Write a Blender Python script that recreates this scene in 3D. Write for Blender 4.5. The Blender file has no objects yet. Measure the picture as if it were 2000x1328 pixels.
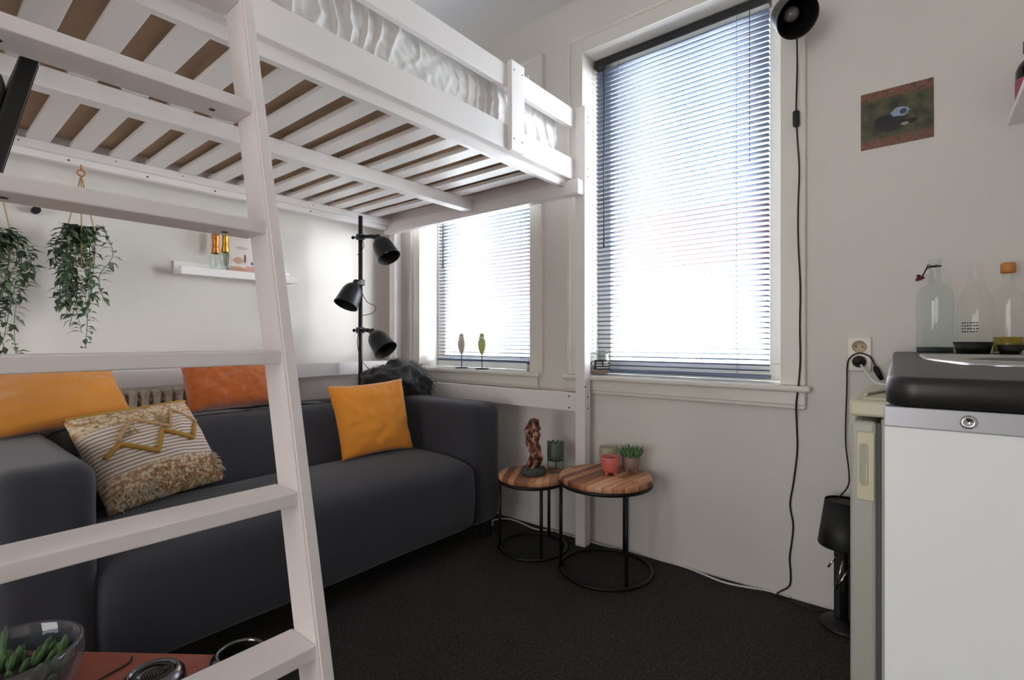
import bpy, bmesh, math, random
from mathutils import Vector, Matrix, noise
random.seed(7)
S = bpy.context.scene
COL = S.collection
PI = math.pi

# ------------------------------------------------------------------ camera
YAW = math.radians(39.07)          # between the sofa wall direction (+X) and the view
camd = bpy.data.cameras.new('camera'); cam = bpy.data.objects.new('camera', camd); COL.objects.link(cam)
camd.sensor_width = 36.0; camd.lens = 980 * 36 / 2000.0; camd.clip_start = 0.02
cam.location = (0, 0, 1.0); cam.rotation_euler = (PI / 2, 0, YAW - PI / 2)
S.camera = cam
S.view_settings.view_transform = 'Standard'; S.view_settings.look = 'None'
S.view_settings.gamma = 1.0; S.view_settings.use_curve_mapping = False
S.view_settings.exposure = 0.0

# ------------------------------------------------------------------ daylight and rear fill
W = bpy.data.worlds.new('world'); S.world = W; W.use_nodes = True
bg = W.node_tree.nodes['Background']
bg.inputs['Color'].default_value = (0.82, 0.91, 1.0, 1); bg.inputs['Strength'].default_value = 17.0
def area(name, loc, rot, sx, sy, power, color=(1, 1, 1), portal=False):
    l = bpy.data.lights.new(name, 'AREA'); l.shape = 'RECTANGLE'; l.size = sx; l.size_y = sy
    l.energy = power; l.color = color
    o = bpy.data.objects.new(name, l); COL.objects.link(o); o.location = loc; o.rotation_euler = rot
    if portal: l.cycles.is_portal = True
    return o
area('portal_right', (2.42, 0.867, 1.63), (0, PI / 2, 0), 1.62, 0.9, 1, portal=True)
area('portal_left', (2.42, 2.098, 1.63), (0, PI / 2, 0), 1.62, 0.92, 1, portal=True)
# fill light added behind the camera, just in front of the solid wall
area('rear_fill', (-2.54, 0.9, 0.95), (0, -PI / 2, 0), 1.7, 1.5, 45, (1.0, 0.985, 0.97))
# hazy sun coming in through the windows on to the sofa wall
sl = bpy.data.lights.new('sun', 'SUN'); sl.energy = 10.0; sl.angle = math.radians(30); sl.color = (1.0, 0.98, 0.97)
so_ = bpy.data.objects.new('sun', sl); COL.objects.link(so_); so_.rotation_euler = Vector((-.58, .80, -.10)).to_track_quat('-Z', 'Y').to_euler(); so_.location = (4, -3, 4)
S.cycles.max_bounces = 10; S.cycles.diffuse_bounces = 6; S.cycles.transparent_max_bounces = 16
S.cycles.sample_clamp_indirect = 8.0
S.cycles.use_denoising = True

# ------------------------------------------------------------------ materials
def lin(c):
    return tuple(((v / 255) / 12.92 if v / 255 <= 0.04045 else ((v / 255 + 0.055) / 1.055) ** 2.4) for v in c)
def mat(name, rgb, rough=0.6, metal=0.0, noise_amt=0.0, scale=30.0, bump=0.0, bscale=200.0, spec=0.5, coat=0.0, sheen=0.0):
    m = bpy.data.materials.new(name); m.use_nodes = True
    nt = m.node_tree; b = nt.nodes['Principled BSDF']
    c = lin(rgb)
    b.inputs['Base Color'].default_value = (*c, 1); b.inputs['Roughness'].default_value = rough
    b.inputs['Metallic'].default_value = metal; b.inputs['Specular IOR Level'].default_value = spec
    b.inputs['Coat Weight'].default_value = coat; b.inputs['Sheen Weight'].default_value = sheen
    tc = nt.nodes.new('ShaderNodeTexCoord')
    if noise_amt:
        n = nt.nodes.new('ShaderNodeTexNoise'); n.inputs['Scale'].default_value = scale; n.inputs['Detail'].default_value = 5
        r = nt.nodes.new('ShaderNodeMapRange'); r.inputs['To Min'].default_value = 1 - noise_amt; r.inputs['To Max'].default_value = 1 + noise_amt
        x = nt.nodes.new('ShaderNodeMix'); x.data_type = 'RGBA'; x.blend_type = 'MULTIPLY'; x.inputs[0].default_value = 1
        x.inputs[6].default_value = (*c, 1)
        nt.links.new(tc.outputs['Object'], n.inputs['Vector']); nt.links.new(n.outputs['Fac'], r.inputs['Value'])
        nt.links.new(r.outputs[0], x.inputs[7]); nt.links.new(x.outputs[2], b.inputs['Base Color'])
    if bump:
        n2 = nt.nodes.new('ShaderNodeTexNoise'); n2.inputs['Scale'].default_value = bscale; n2.inputs['Detail'].default_value = 4
        bp = nt.nodes.new('ShaderNodeBump'); bp.inputs['Strength'].default_value = bump; bp.inputs['Distance'].default_value = 0.004
        nt.links.new(tc.outputs['Object'], n2.inputs['Vector']); nt.links.new(n2.outputs['Fac'], bp.inputs['Height'])
        nt.links.new(bp.outputs['Normal'], b.inputs['Normal'])
    return m
def bsdf(m): return m.node_tree.nodes['Principled BSDF']
def ramp(nt, stops):
    r = nt.nodes.new('ShaderNodeValToRGB'); e = r.color_ramp.elements
    e[0].position, e[0].color = stops[0][0], (*lin(stops[0][1]), 1)
    e[1].position, e[1].color = stops[-1][0], (*lin(stops[-1][1]), 1)
    for p, c in stops[1:-1]:
        k = e.new(p); k.color = (*lin(c), 1)
    return r

M = {}
M['wall'] = mat('wall_paint', (226, 221, 215), 0.85, noise_amt=0.012, scale=3, bump=0.05, bscale=60)
M['ceil'] = mat('ceiling_paint', (222, 221, 219), 0.9, bump=0.04, bscale=80)
M['trim'] = mat('trim_paint', (228, 224, 216), 0.42, bump=0.03, bscale=25)
M['white'] = mat('white_painted_wood', (244, 239, 238), 0.33, noise_amt=0.015, scale=6, bump=0.06, bscale=40)
M['ladder'] = mat('ladder_paint', (244, 236, 235), 0.42, noise_amt=0.02, scale=5, bump=0.05, bscale=30)
M['screw'] = mat('dark_screw', (52, 38, 34), 0.5)
M['sofa'] = mat('charcoal_fabric', (47, 48, 57), 0.85, noise_amt=0.10, scale=350, bump=0.25, bscale=600, sheen=0.25)
M['black'] = mat('black_metal', (24, 24, 26), 0.42, metal=0.3)
M['blackp'] = mat('black_plastic', (11, 11, 12), 0.55)
M['lampm'] = mat('dark_grey_lamp_metal', (42, 43, 46), 0.36, metal=0.55)
M['lampin'] = mat('lamp_inside', (16, 14, 14), 0.6)
M['chrome'] = mat('chrome', (205, 205, 208), 0.12, metal=1.0)
M['steel'] = mat('brushed_steel', (190, 190, 190), 0.26, metal=1.0, noise_amt=0.05, scale=60)
M['sheet'] = mat('white_sheet', (232, 230, 229), 0.8, bump=0.1, bscale=120, sheen=0.1)
M['ticking'] = mat('beige_mattress_fabric', (198, 172, 146), 0.9, noise_amt=0.10, scale=25, bump=0.2, bscale=300)
M['yellow'] = mat('mustard_fabric', (246, 156, 44), 0.8, noise_amt=0.06, scale=140, bump=0.15, bscale=400, sheen=0.3)
M['yellow2'] = mat('yellow_velvet', (224, 142, 28), 0.75, noise_amt=0.05, scale=90, bump=0.12, bscale=300, sheen=0.4)
M['plush'] = mat('orange_plush', (184, 92, 22), 0.9, noise_amt=0.35, scale=45, bump=0.9, bscale=120, sheen=0.6)
M['jampink'] = mat('dusty_pink', (176, 136, 128), 0.7)
M['mustard'] = mat('mustard_braid', (190, 148, 70), 0.85, noise_amt=0.15, scale=200, bump=0.4, bscale=400)
M['cream'] = mat('cream_wool', (222, 206, 180), 0.9, noise_amt=0.18, scale=120, bump=0.5, bscale=300)
M['tan'] = mat('tan_wool', (205, 168, 120), 0.9, noise_amt=0.2, scale=150, bump=0.5, bscale=300)
M['fur'] = mat('black_fur', (22, 23, 21), 0.65, noise_amt=0.3, scale=40, sheen=0.3)
M['fridge'] = mat('cream_enamel', (184, 185, 173), 0.35)
M['fridgelid'] = mat('cream_plastic', (214, 208, 178), 0.4)
M['gasket'] = mat('grey_gasket', (88, 88, 82), 0.6)
M['panel'] = mat('white_laminate', (225, 229, 230), 0.4)
M['alu'] = mat('grey_edge_strip', (172, 173, 178), 0.35, metal=0.4, noise_amt=0.03, scale=20)
M['socket'] = mat('socket_plastic', (228, 222, 212), 0.35)
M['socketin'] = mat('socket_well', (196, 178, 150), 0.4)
M['cablew'] = mat('white_cable', (222, 219, 214), 0.5)
M['radiator'] = mat('beige_radiator', (206, 190, 172), 0.4)
M['gold'] = mat('gold_foil', (214, 160, 62), 0.28, metal=0.9, bump=0.3, bscale=120)
M['copper'] = mat('copper_foil', (200, 128, 64), 0.3, metal=0.9, bump=0.3, bscale=120)
M['stone'] = mat('dark_stone', (62, 70, 70), 0.7, noise_amt=0.2, scale=40, bump=0.3, bscale=90)
M['pinkpot'] = mat('pink_ceramic', (214, 112, 104), 0.45, noise_amt=0.08, scale=30)
M['creampot'] = mat('cream_ceramic', (178, 172, 148), 0.5, noise_amt=0.08, scale=30)
M['greypot'] = mat('grey_pink_ceramic', (150, 128, 120), 0.55, noise_amt=0.15, scale=40)
M['greenglaze'] = mat('grey_green_metal', (98, 112, 96), 0.4, metal=0.4, noise_amt=0.2, scale=60)
M['soil'] = mat('soil', (42, 34, 28), 0.95, noise_amt=0.4, scale=90, bump=0.8, bscale=90)
M['succ'] = mat('succulent_green', (92, 130, 84), 0.5, noise_amt=0.15, scale=60)
M['succ2'] = mat('jade_green', (78, 110, 62), 0.4, noise_amt=0.2, scale=40)
M['leaf'] = mat('leaf_green', (84, 106, 78), 0.5, noise_amt=0.35, scale=25)
M['leaf2'] = mat('leaf_green_pale', (120, 138, 108), 0.5, noise_amt=0.3, scale=25)
M['rope'] = mat('jute_cord', (190, 156, 104), 0.9)
M['pinkflower'] = mat('pink_petals', (196, 128, 160), 0.7)
M['redwood'] = mat('red_stained_wood', (158, 82, 64), 0.5, noise_amt=0.08, scale=14, bump=0.1, bscale=50)
M['darkchrome'] = mat('smoked_chrome', (120, 116, 116), 0.22, metal=1.0)
M['maskgrey'] = mat('taupe_mask', (200, 190, 172), 0.6)
M['maskgreen'] = mat('olive_mask', (186, 192, 122), 0.6)
M['blinddark'] = mat('anthracite_headrail', (34, 35, 38), 0.45)
M['slat'] = mat('grey_blue_slat', (104, 116, 140), 0.38, metal=0.15)
M['bluebottle'] = mat('blue_cap', (70, 82, 150), 0.4)
M['redcap'] = mat('dark_red_cap', (110, 24, 34), 0.45)
M['darkglass'] = mat('dark_bottle', (18, 12, 14), 0.12)
M['pinklabel'] = mat('pink_label', (160, 84, 100), 0.6)
M['corkcap'] = mat('orange_cap', (198, 128, 58), 0.4)
M['plaster'] = mat('facade_plaster', (238, 236, 230), 0.9)
M['rooftile'] = mat('red_roof_tiles', (196, 84, 76), 0.85, noise_amt=0.15, scale=3)
M['pave'] = mat('pavement', (226, 222, 216), 0.9)
M['winext'] = mat('dark_pane', (120, 130, 140), 0.1)
M['tvback'] = mat('tv_back_plastic', (150, 156, 152), 0.5)
M['tvscreen'] = mat('tv_screen', (10, 10, 11), 0.15)
M['paper'] = mat('white_paper', (236, 234, 232), 0.7)

def glassmat(name, rgb, rough=0.02, thin=True, alpha=0.12):
    m = bpy.data.materials.new(name); m.use_nodes = True; nt = m.node_tree; nt.nodes.clear()
    o = nt.nodes.new('ShaderNodeOutputMaterial'); t = nt.nodes.new('ShaderNodeBsdfTransparent'); g = nt.nodes.new('ShaderNodeBsdfGlossy')
    t.inputs[0].default_value = (*lin(rgb), 1); g.inputs['Roughness'].default_value = rough
    lw = nt.nodes.new('ShaderNodeLayerWeight'); lw.inputs['Blend'].default_value = alpha
    mx = nt.nodes.new('ShaderNodeMixShader')
    pw_ = nt.nodes.new('ShaderNodeMath'); pw_.operation = 'POWER'; pw_.inputs[1].default_value = 4.5; nt.links.new(lw.outputs['Facing'], pw_.inputs[0])
    ml = nt.nodes.new('ShaderNodeMath'); ml.operation = 'MULTIPLY_ADD'; ml.inputs[1].default_value = alpha * 3; ml.inputs[2].default_value = alpha * .25; nt.links.new(pw_.outputs[0], ml.inputs[0])
    lw.inputs['Blend'].default_value = 0.5
    nt.links.new(ml.outputs[0], mx.inputs[0]); nt.links.new(t.outputs[0], mx.inputs[1]); nt.links.new(g.outputs[0], mx.inputs[2])
    nt.links.new(mx.outputs[0], o.inputs[0]); return m
M['pane'] = glassmat('window_glass', (252, 253, 253), alpha=0.05)
M['glass'] = glassmat('clear_glass', (253, 254, 253), alpha=0.12)
M['glassg'] = glassmat('greenish_glass', (247, 251, 249), alpha=0.14)
M['bowlglass'] = glassmat('smoky_glass', (214, 216, 222), alpha=0.3)
nt = M['bowlglass'].node_tree; df = nt.nodes.new('ShaderNodeBsdfDiffuse'); df.inputs[0].default_value = (*lin((196, 200, 212)), 1); m2 = nt.nodes.new('ShaderNodeMixShader'); m2.inputs[0].default_value = 0.06
on_ = [n for n in nt.nodes if n.type == 'OUTPUT_MATERIAL'][0]; src = on_.inputs[0].links[0].from_socket
nt.links.new(src, m2.inputs[1]); nt.links.new(df.outputs[0], m2.inputs[2]); nt.links.new(m2.outputs[0], on_.inputs[0])
M['oil'] = mat('olive_oil', (150, 128, 36), 0.15)

# carpet
m = mat('charcoal_carpet', (40, 36, 36), 0.95, bump=1.0, bscale=420); nt = m.node_tree
tc = nt.nodes.new('ShaderNodeTexCoord'); n = nt.nodes.new('ShaderNodeTexNoise'); n.inputs['Scale'].default_value = 115; n.inputs['Detail'].default_value = 8; n.inputs['Roughness'].default_value = 0.75
r = ramp(nt, [(0.34, (18, 16, 17)), (0.5, (43, 39, 39)), (0.6, (70, 60, 58)), (0.72, (112, 94, 88))])
nt.links.new(tc.outputs['Object'], n.inputs['Vector']); nt.links.new(n.outputs['Fac'], r.inputs[0]); nt.links.new(r.outputs[0], bsdf(m).inputs['Base Color'])
M['carpet'] = m
# worktop: dark slate laminate
m = mat('slate_worktop', (36, 36, 37), 0.42, bump=0.04, bscale=30); nt = m.node_tree
tc = nt.nodes.new('ShaderNodeTexCoord'); n = nt.nodes.new('ShaderNodeTexNoise'); n.inputs['Scale'].default_value = 14; n.inputs['Detail'].default_value = 9; n.inputs['Roughness'].default_value = 0.7
r = ramp(nt, [(0.35, (16, 16, 16)), (0.55, (24, 24, 24)), (0.66, (48, 47, 46)), (0.78, (74, 72, 70))])
nt.links.new(tc.outputs['Object'], n.inputs['Vector']); nt.links.new(n.outputs['Fac'], r.inputs[0]); nt.links.new(r.outputs[0], bsdf(m).inputs['Base Color'])
M['worktop'] = m
# plank table top
def plankmat(name, rot):
    m = mat(name, (150, 96, 58), 0.5, bump=0.15, bscale=80); nt = m.node_tree
    tc = nt.nodes.new('ShaderNodeTexCoord'); mp = nt.nodes.new('ShaderNodeMapping'); mp.inputs['Rotation'].default_value = (0, 0, rot)
    br = nt.nodes.new('ShaderNodeTexBrick'); br.inputs['Scale'].default_value = 1.0; br.inputs['Brick Width'].default_value = 0.55; br.inputs['Row Height'].default_value = 0.032
    br.inputs['Mortar Size'].default_value = 0.0012; br.inputs['Color1'].default_value = (0, 0, 0, 1); br.inputs['Color2'].default_value = (1, 1, 1, 1); br.inputs['Mortar'].default_value = (0.1, 0.1, 0.1, 1)
    mp2 = nt.nodes.new('ShaderNodeMapping'); mp2.inputs['Rotation'].default_value = (0, 0, rot); mp2.inputs['Scale'].default_value = (6, 90, 20)
    n = nt.nodes.new('ShaderNodeTexNoise'); n.inputs['Scale'].default_value = 1; n.inputs['Detail'].default_value = 6
    ad = nt.nodes.new('ShaderNodeMix'); ad.data_type = 'FLOAT'; ad.inputs[0].default_value = 0.45
    r = ramp(nt, [(0.1, (78, 48, 34)), (0.4, (146, 92, 62)), (0.6, (194, 132, 94)), (0.9, (238, 198, 156))])
    L = nt.links.new
    L(tc.outputs['Object'], mp.inputs[0]); L(tc.outputs['Object'], mp2.inputs[0]); L(mp.outputs[0], br.inputs[0]); L(mp2.outputs[0], n.inputs[0])
    L(br.outputs['Color'], ad.inputs[2]); L(n.outputs['Fac'], ad.inputs[3]); L(ad.outputs[0], r.inputs[0]); L(r.outputs[0], bsdf(m).inputs['Base Color'])
    return m
M['plank'] = plankmat('mango_wood_planks', 0.06); M['plank2'] = plankmat('mango_wood_planks_b', -0.5)
# root sculpture
m = mat('carved_root_wood', (120, 72, 58), 0.5, bump=0.8, bscale=50); nt = m.node_tree
tc = nt.nodes.new('ShaderNodeTexCoord'); n = nt.nodes.new('ShaderNodeTexNoise'); n.inputs['Scale'].default_value = 34; n.inputs['Detail'].default_value = 3
r = ramp(nt, [(0.36, (44, 22, 20)), (0.5, (120, 66, 54)), (0.66, (206, 158, 136))])
nt.links.new(tc.outputs['Object'], n.inputs['Vector']); nt.links.new(n.outputs['Fac'], r.inputs[0]); nt.links.new(r.outputs[0], bsdf(m).inputs['Base Color'])
M['root'] = m
# woven cushion cover: bands of cream and tan across generated V
m = mat('woven_boho_cover', (220, 204, 176), 0.92, bump=0.5, bscale=260); nt = m.node_tree; L = nt.links.new
tc = nt.nodes.new('ShaderNodeTexCoord'); sx = nt.nodes.new('ShaderNodeSeparateXYZ'); L(tc.outputs['UV'], sx.inputs[0])
def tex(kind, sc, out):
    t = nt.nodes.new(kind); t.inputs['Scale'].default_value = sc; L(tc.outputs['UV'], t.inputs['Vector']); return t.outputs[out]
def node(op, a, b_=None):
    k = nt.nodes.new('ShaderNodeMath'); k.operation = op; k.use_clamp = False
    for i, v in enumerate((a, b_)):
        if v is None: continue
        if isinstance(v, (int, float)): k.inputs[i].default_value = v
        else: L(v, k.inputs[i])
    return k.outputs[0]
wv = nt.nodes.new('ShaderNodeTexWave'); wv.bands_direction = 'Y'; wv.inputs['Scale'].default_value = 8.5; wv.inputs['Distortion'].default_value = 0.8; L(tc.outputs['UV'], wv.inputs['Vector'])
rib = ramp(nt, [(0.12, (168, 132, 110)), (0.32, (232, 220, 204)), (0.9, (240, 232, 220))]); L(wv.outputs['Fac'], rib.inputs[0])
vo = tex('ShaderNodeTexVoronoi', 34, 'Distance'); dot = ramp(nt, [(0.2, (238, 226, 204)), (0.5, (222, 192, 154)), (0.75, (180, 140, 100))]); L(vo, dot.inputs[0])
nz = tex('ShaderNodeTexNoise', 5, 'Fac')
band = node('MULTIPLY', node('SUBTRACT', node('ADD', node('ABSOLUTE', node('SUBTRACT', sx.outputs[1], .53)), node('MULTIPLY', nz, .10)), .27), 25)
cl = nt.nodes.new('ShaderNodeClamp'); L(band, cl.inputs[0])
mx = nt.nodes.new('ShaderNodeMix'); mx.data_type = 'RGBA'; L(cl.outputs[0], mx.inputs[0]); L(rib.outputs[0], mx.inputs[6]); L(dot.outputs[0], mx.inputs[7]); L(mx.outputs[2], bsdf(m).inputs['Base Color'])
M['boho'] = m
# photo print: dark animal with a pale head lying on grass strewn with red leaves
m = mat('photo_print', (90, 90, 60), 0.4); nt = m.node_tree
L = nt.links.new
tc = nt.nodes.new('ShaderNodeTexCoord')
n = nt.nodes.new('ShaderNodeTexNoise'); n.inputs['Scale'].default_value = 5; n.inputs['Detail'].default_value = 8
r = ramp(nt, [(0.3, (42, 42, 32)), (0.5, (76, 78, 56)), (0.7, (100, 92, 70))])
n2 = nt.nodes.new('ShaderNodeTexNoise'); n2.inputs['Scale'].default_value = 14; n2.inputs['Detail'].default_value = 5
r2 = ramp(nt, [(0.3, (66, 42, 34)), (0.5, (132, 88, 70)), (0.7, (96, 80, 70))])
sx = nt.nodes.new('ShaderNodeSeparateXYZ')
L(tc.outputs['UV'], n.inputs[0]); L(n.outputs['Fac'], r.inputs[0]); L(tc.outputs['UV'], n2.inputs[0]); L(n2.outputs['Fac'], r2.inputs[0]); L(tc.outputs['UV'], sx.inputs[0])
def mth(op, a, b=None, c=None):
    k = nt.nodes.new('ShaderNodeMath'); k.operation = op
    for i, v in enumerate((a, b, c)):
        if v is None: continue
        if isinstance(v, (int, float)): k.inputs[i].default_value = v
        else: L(v, k.inputs[i])
    return k.outputs[0]
edge = mth('ABSOLUTE', mth('SUBTRACT', mth('ADD', sx.outputs[1], mth('MULTIPLY', n2.outputs['Fac'], 0.12)), 0.56))
emask = mth('MULTIPLY', mth('SUBTRACT', edge, 0.31), 14); 
mx = nt.nodes.new('ShaderNodeMix'); mx.data_type = 'RGBA'; L(emask, mx.inputs[0]); L(r.outputs[0], mx.inputs[6]); L(r2.outputs[0], mx.inputs[7])
cur = mx.outputs[2]
def blob(cur, cx, cy, rx, ry, rgb, soft=5):
    dx = mth('DIVIDE', mth('SUBTRACT', sx.outputs[0], cx), rx); dy = mth('DIVIDE', mth('SUBTRACT', sx.outputs[1], cy), ry)
    d = mth('ADD', mth('SQRT', mth('ADD', mth('MULTIPLY', dx, dx), mth('MULTIPLY', dy, dy))), mth('MULTIPLY', mth('SUBTRACT', n2.outputs['Fac'], 0.5), 0.7))
    f = mth('MULTIPLY', mth('SUBTRACT', 1.0, d), soft)
    k = nt.nodes.new('ShaderNodeClamp'); L(f, k.inputs[0])
    q = nt.nodes.new('ShaderNodeMix'); q.data_type = 'RGBA'; L(k.outputs[0], q.inputs[0]); L(cur, q.inputs[6]); q.inputs[7].default_value = (*lin(rgb), 1)
    return q.outputs[2]
cur = blob(cur, 0.42, 0.40, 0.27, 0.17, (36, 36, 38)); cur = blob(cur, 0.34, 0.47, 0.16, 0.09, (28, 28, 30)); cur = blob(cur, 0.68, 0.36, 0.12, 0.05, (30, 30, 32))
cur = blob(cur, 0.56, 0.55, 0.14, 0.085, (150, 164, 186)); cur = blob(cur, 0.60, 0.55, 0.055, 0.05, (58, 64, 82)); cur = blob(cur, 0.62, 0.33, 0.06, 0.03, (150, 156, 130))
L(cur, bsdf(m).inputs['Base Color']); M['print'] = m
# card on the ledge: pale with a pinkish print
m = mat('card_print', (226, 214, 206), 0.6); nt = m.node_tree; L = nt.links.new
tc = nt.nodes.new('ShaderNodeTexCoord'); sx = nt.nodes.new('ShaderNodeSeparateXYZ'); L(tc.outputs['UV'], sx.inputs[0])
n2 = nt.nodes.new('ShaderNodeTexNoise'); n2.inputs['Scale'].default_value = 7; n2.inputs['Detail'].default_value = 3; L(tc.outputs['UV'], n2.inputs[0])
base = nt.nodes.new('ShaderNodeRGB'); base.outputs[0].default_value = (*lin((226, 214, 210)), 1); cur = base.outputs[0]
cur = blob(cur, 0.3, 0.12, 0.6, 0.18, (200, 152, 128)); cur = blob(cur, 0.85, 0.2, 0.3, 0.14, (214, 160, 150)); cur = blob(cur, 0.35, 0.45, 0.25, 0.10, (196, 160, 136))
cur = blob(cur, 0.62, 0.52, 0.06, 0.14, (120, 96, 90)); cur = blob(cur, 0.5, 0.8, 0.3, 0.05, (196, 186, 182)); cur = blob(cur, 0.9, 0.4, 0.06, 0.06, (110, 104, 112))
L(cur, bsdf(m).inputs['Base Color']); M['card'] = m

# ------------------------------------------------------------------ mesh helpers
def NB(): return bmesh.new()
def box(bm, x0, x1, y0, y1, z0, z1, bev=0.0, M4=None, seg=2):
    b = bmesh.new(); bmesh.ops.create_cube(b, size=1)
    for v in b.verts: v.co = Vector((x0 + (v.co.x + .5) * (x1 - x0), y0 + (v.co.y + .5) * (y1 - y0), z0 + (v.co.z + .5) * (z1 - z0)))
    if bev > 0: bmesh.ops.bevel(b, geom=b.edges[:], offset=bev, segments=seg, affect='EDGES', profile=0.5)
    if M4 is not None: bmesh.ops.transform(b, matrix=M4, verts=b.verts)
    merge(bm, b)
def merge(bm, b):
    b.verts.index_update(); vm = [bm.verts.new(v.co) for v in b.verts]
    ul = b.loops.layers.uv.active; ul2 = None
    if ul: ul2 = bm.loops.layers.uv.verify()
    for f in b.faces:
        try: nf = bm.faces.new([vm[v.index] for v in f.verts])
        except ValueError: continue
        nf.smooth = f.smooth
        if ul:
            for l0, l1 in zip(f.loops, nf.loops): l1[ul2].uv = l0[ul].uv
    b.free()
def frame(d):
    d = Vector(d).normalized(); a = Vector((0, 0, 1)) if abs(d.z) < 0.95 else Vector((1, 0, 0))
    u = d.cross(a).normalized(); return u, d.cross(u).normalized(), d
def lathe(bm, prof, org=(0, 0, 0), axis=(0, 0, 1), seg=32, cap=True):
    u, w, d = frame(axis); o = Vector(org); rings = []
    for r, h in prof:
        rings.append([bm.verts.new(o + d * h + (u * math.cos(2 * PI * k / seg) + w * math.sin(2 * PI * k / seg)) * max(r, 1e-4)) for k in range(seg)])
    for a, b in zip(rings, rings[1:]):
        for k in range(seg):
            f = bm.faces.new((a[k], a[(k + 1) % seg], b[(k + 1) % seg], b[k])); f.smooth = True
    if cap:
        for ring in (rings[0][::-1], rings[-1]): bm.faces.new(ring)
    return rings
def cyl(bm, p0, p1, r0, r1=None, seg=20):
    p0 = Vector(p0); d = Vector(p1) - p0
    lathe(bm, [(r0, 0), (r0 if r1 is None else r1, d.length)], p0, d, seg)
def tube(bm, pts, r, seg=8, cap=True, closed=False):
    pts = [Vector(p) for p in pts]; n = len(pts); rings = []; pu = None
    for i, p in enumerate(pts):
        if closed: t = pts[(i + 1) % n] - pts[i - 1]
        else: t = pts[min(i + 1, n - 1)] - pts[max(i - 1, 0)]
        t.normalize()
        u = t.orthogonal().normalized() if pu is None else (pu - t * pu.dot(t)).normalized()
        pu = u; w = t.cross(u); rr = r[i] if isinstance(r, (list, tuple)) else r
        rings.append([bm.verts.new(p + (u * math.cos(2 * PI * k / seg) + w * math.sin(2 * PI * k / seg)) * rr) for k in range(seg)])
    pairs = list(zip(rings, rings[1:])) + ([(rings[-1], rings[0])] if closed else [])
    for a, b in pairs:
        for k in range(seg):
            try: f = bm.faces.new((a[k], a[(k + 1) % seg], b[(k + 1) % seg], b[k])); f.smooth = True
            except ValueError: pass
    if cap and not closed:
        bm.faces.new(rings[0][::-1]); bm.faces.new(rings[-1])
def spline(ctrl, n=8):
    P = [Vector(c) for c in ctrl]; P = [P[0] * 2 - P[1]] + P + [P[-1] * 2 - P[-2]]; out = []
    for i in range(1, len(P) - 2):
        for k in range(n):
            t = k / n; a, b, c, d = P[i - 1], P[i], P[i + 1], P[i + 2]
            out.append(0.5 * ((2 * b) + (c - a) * t + (2 * a - 5 * b + 4 * c - d) * t * t + (3 * b - a - 3 * c + d) * t ** 3))
    out.append(P[-2]); return out
def ball(bm, c, r, sx=1, sy=1, sz=1, M3=None, sub=2):
    b = bmesh.new(); bmesh.ops.create_icosphere(b, subdivisions=sub, radius=r)
    for v in b.verts:
        v.co = Vector((v.co.x * sx, v.co.y * sy, v.co.z * sz))
        if M3 is not None: v.co = M3 @ v.co
        v.co += Vector(c)
    for f in b.faces: f.smooth = True
    merge(bm, b)
ORG = {}
def obj(name, bm, m, parent=None, smooth=False, org=None):
    """one mesh object; vertices given in world coordinates"""
    o0 = Vector(org) if org is not None else (ORG[parent.name] if parent is not None else Vector((0, 0, 0)))
    if org is None and parent is None and bm.verts:
        xs = [v.co.x for v in bm.verts]; ys = [v.co.y for v in bm.verts]; zs = [v.co.z for v in bm.verts]
        o0 = Vector(((min(xs) + max(xs)) / 2, (min(ys) + max(ys)) / 2, min(zs)))
    for v in bm.verts: v.co -= o0
    bmesh.ops.recalc_face_normals(bm, faces=bm.faces)
    if smooth:
        for f in bm.faces: f.smooth = True
    me = bpy.data.meshes.new(name); bm.to_mesh(me); bm.free(); me.materials.append(M[m] if isinstance(m, str) else m)
    o = bpy.data.objects.new(name, me); COL.objects.link(o)
    if parent is not None: o.parent = parent
    else: o.location = o0
    ORG[o.name] = o0
    return o
def thing(name, label, cat, loc=(0, 0, 0), group=None):
    o = bpy.data.objects.new(name, None); COL.objects.link(o); o.location = loc; o.empty_display_size = 0.05
    o['label'] = label; o['category'] = cat
    if group: o['group'] = group
    ORG[o.name] = Vector(loc); return o
def tag(o, label, cat, group=None):
    o['label'] = label; o['category'] = cat
    if group: o['group'] = group
    return o
def struct(name, bm, m, parent=None, **k):
    o = obj(name, bm, m, parent, **k)
    if parent is None: o['kind'] = 'structure'
    return o
def sbox(name, m, parent, *a, bev=0.004, M4=None):
    b = NB(); box(b, *a, bev=bev, M4=M4); return obj(name, b, m, parent)
def ray(u, v, t):
    """a point t metres ahead along the view axis, in the direction of photo pixel (u, v)"""
    r = (u - 1000) / 980; c, s = math.cos(YAW), math.sin(YAW)
    return Vector(((c + s * r) * t, (s - c * r) * t, 1 - (v - 664) / 980 * t))

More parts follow.
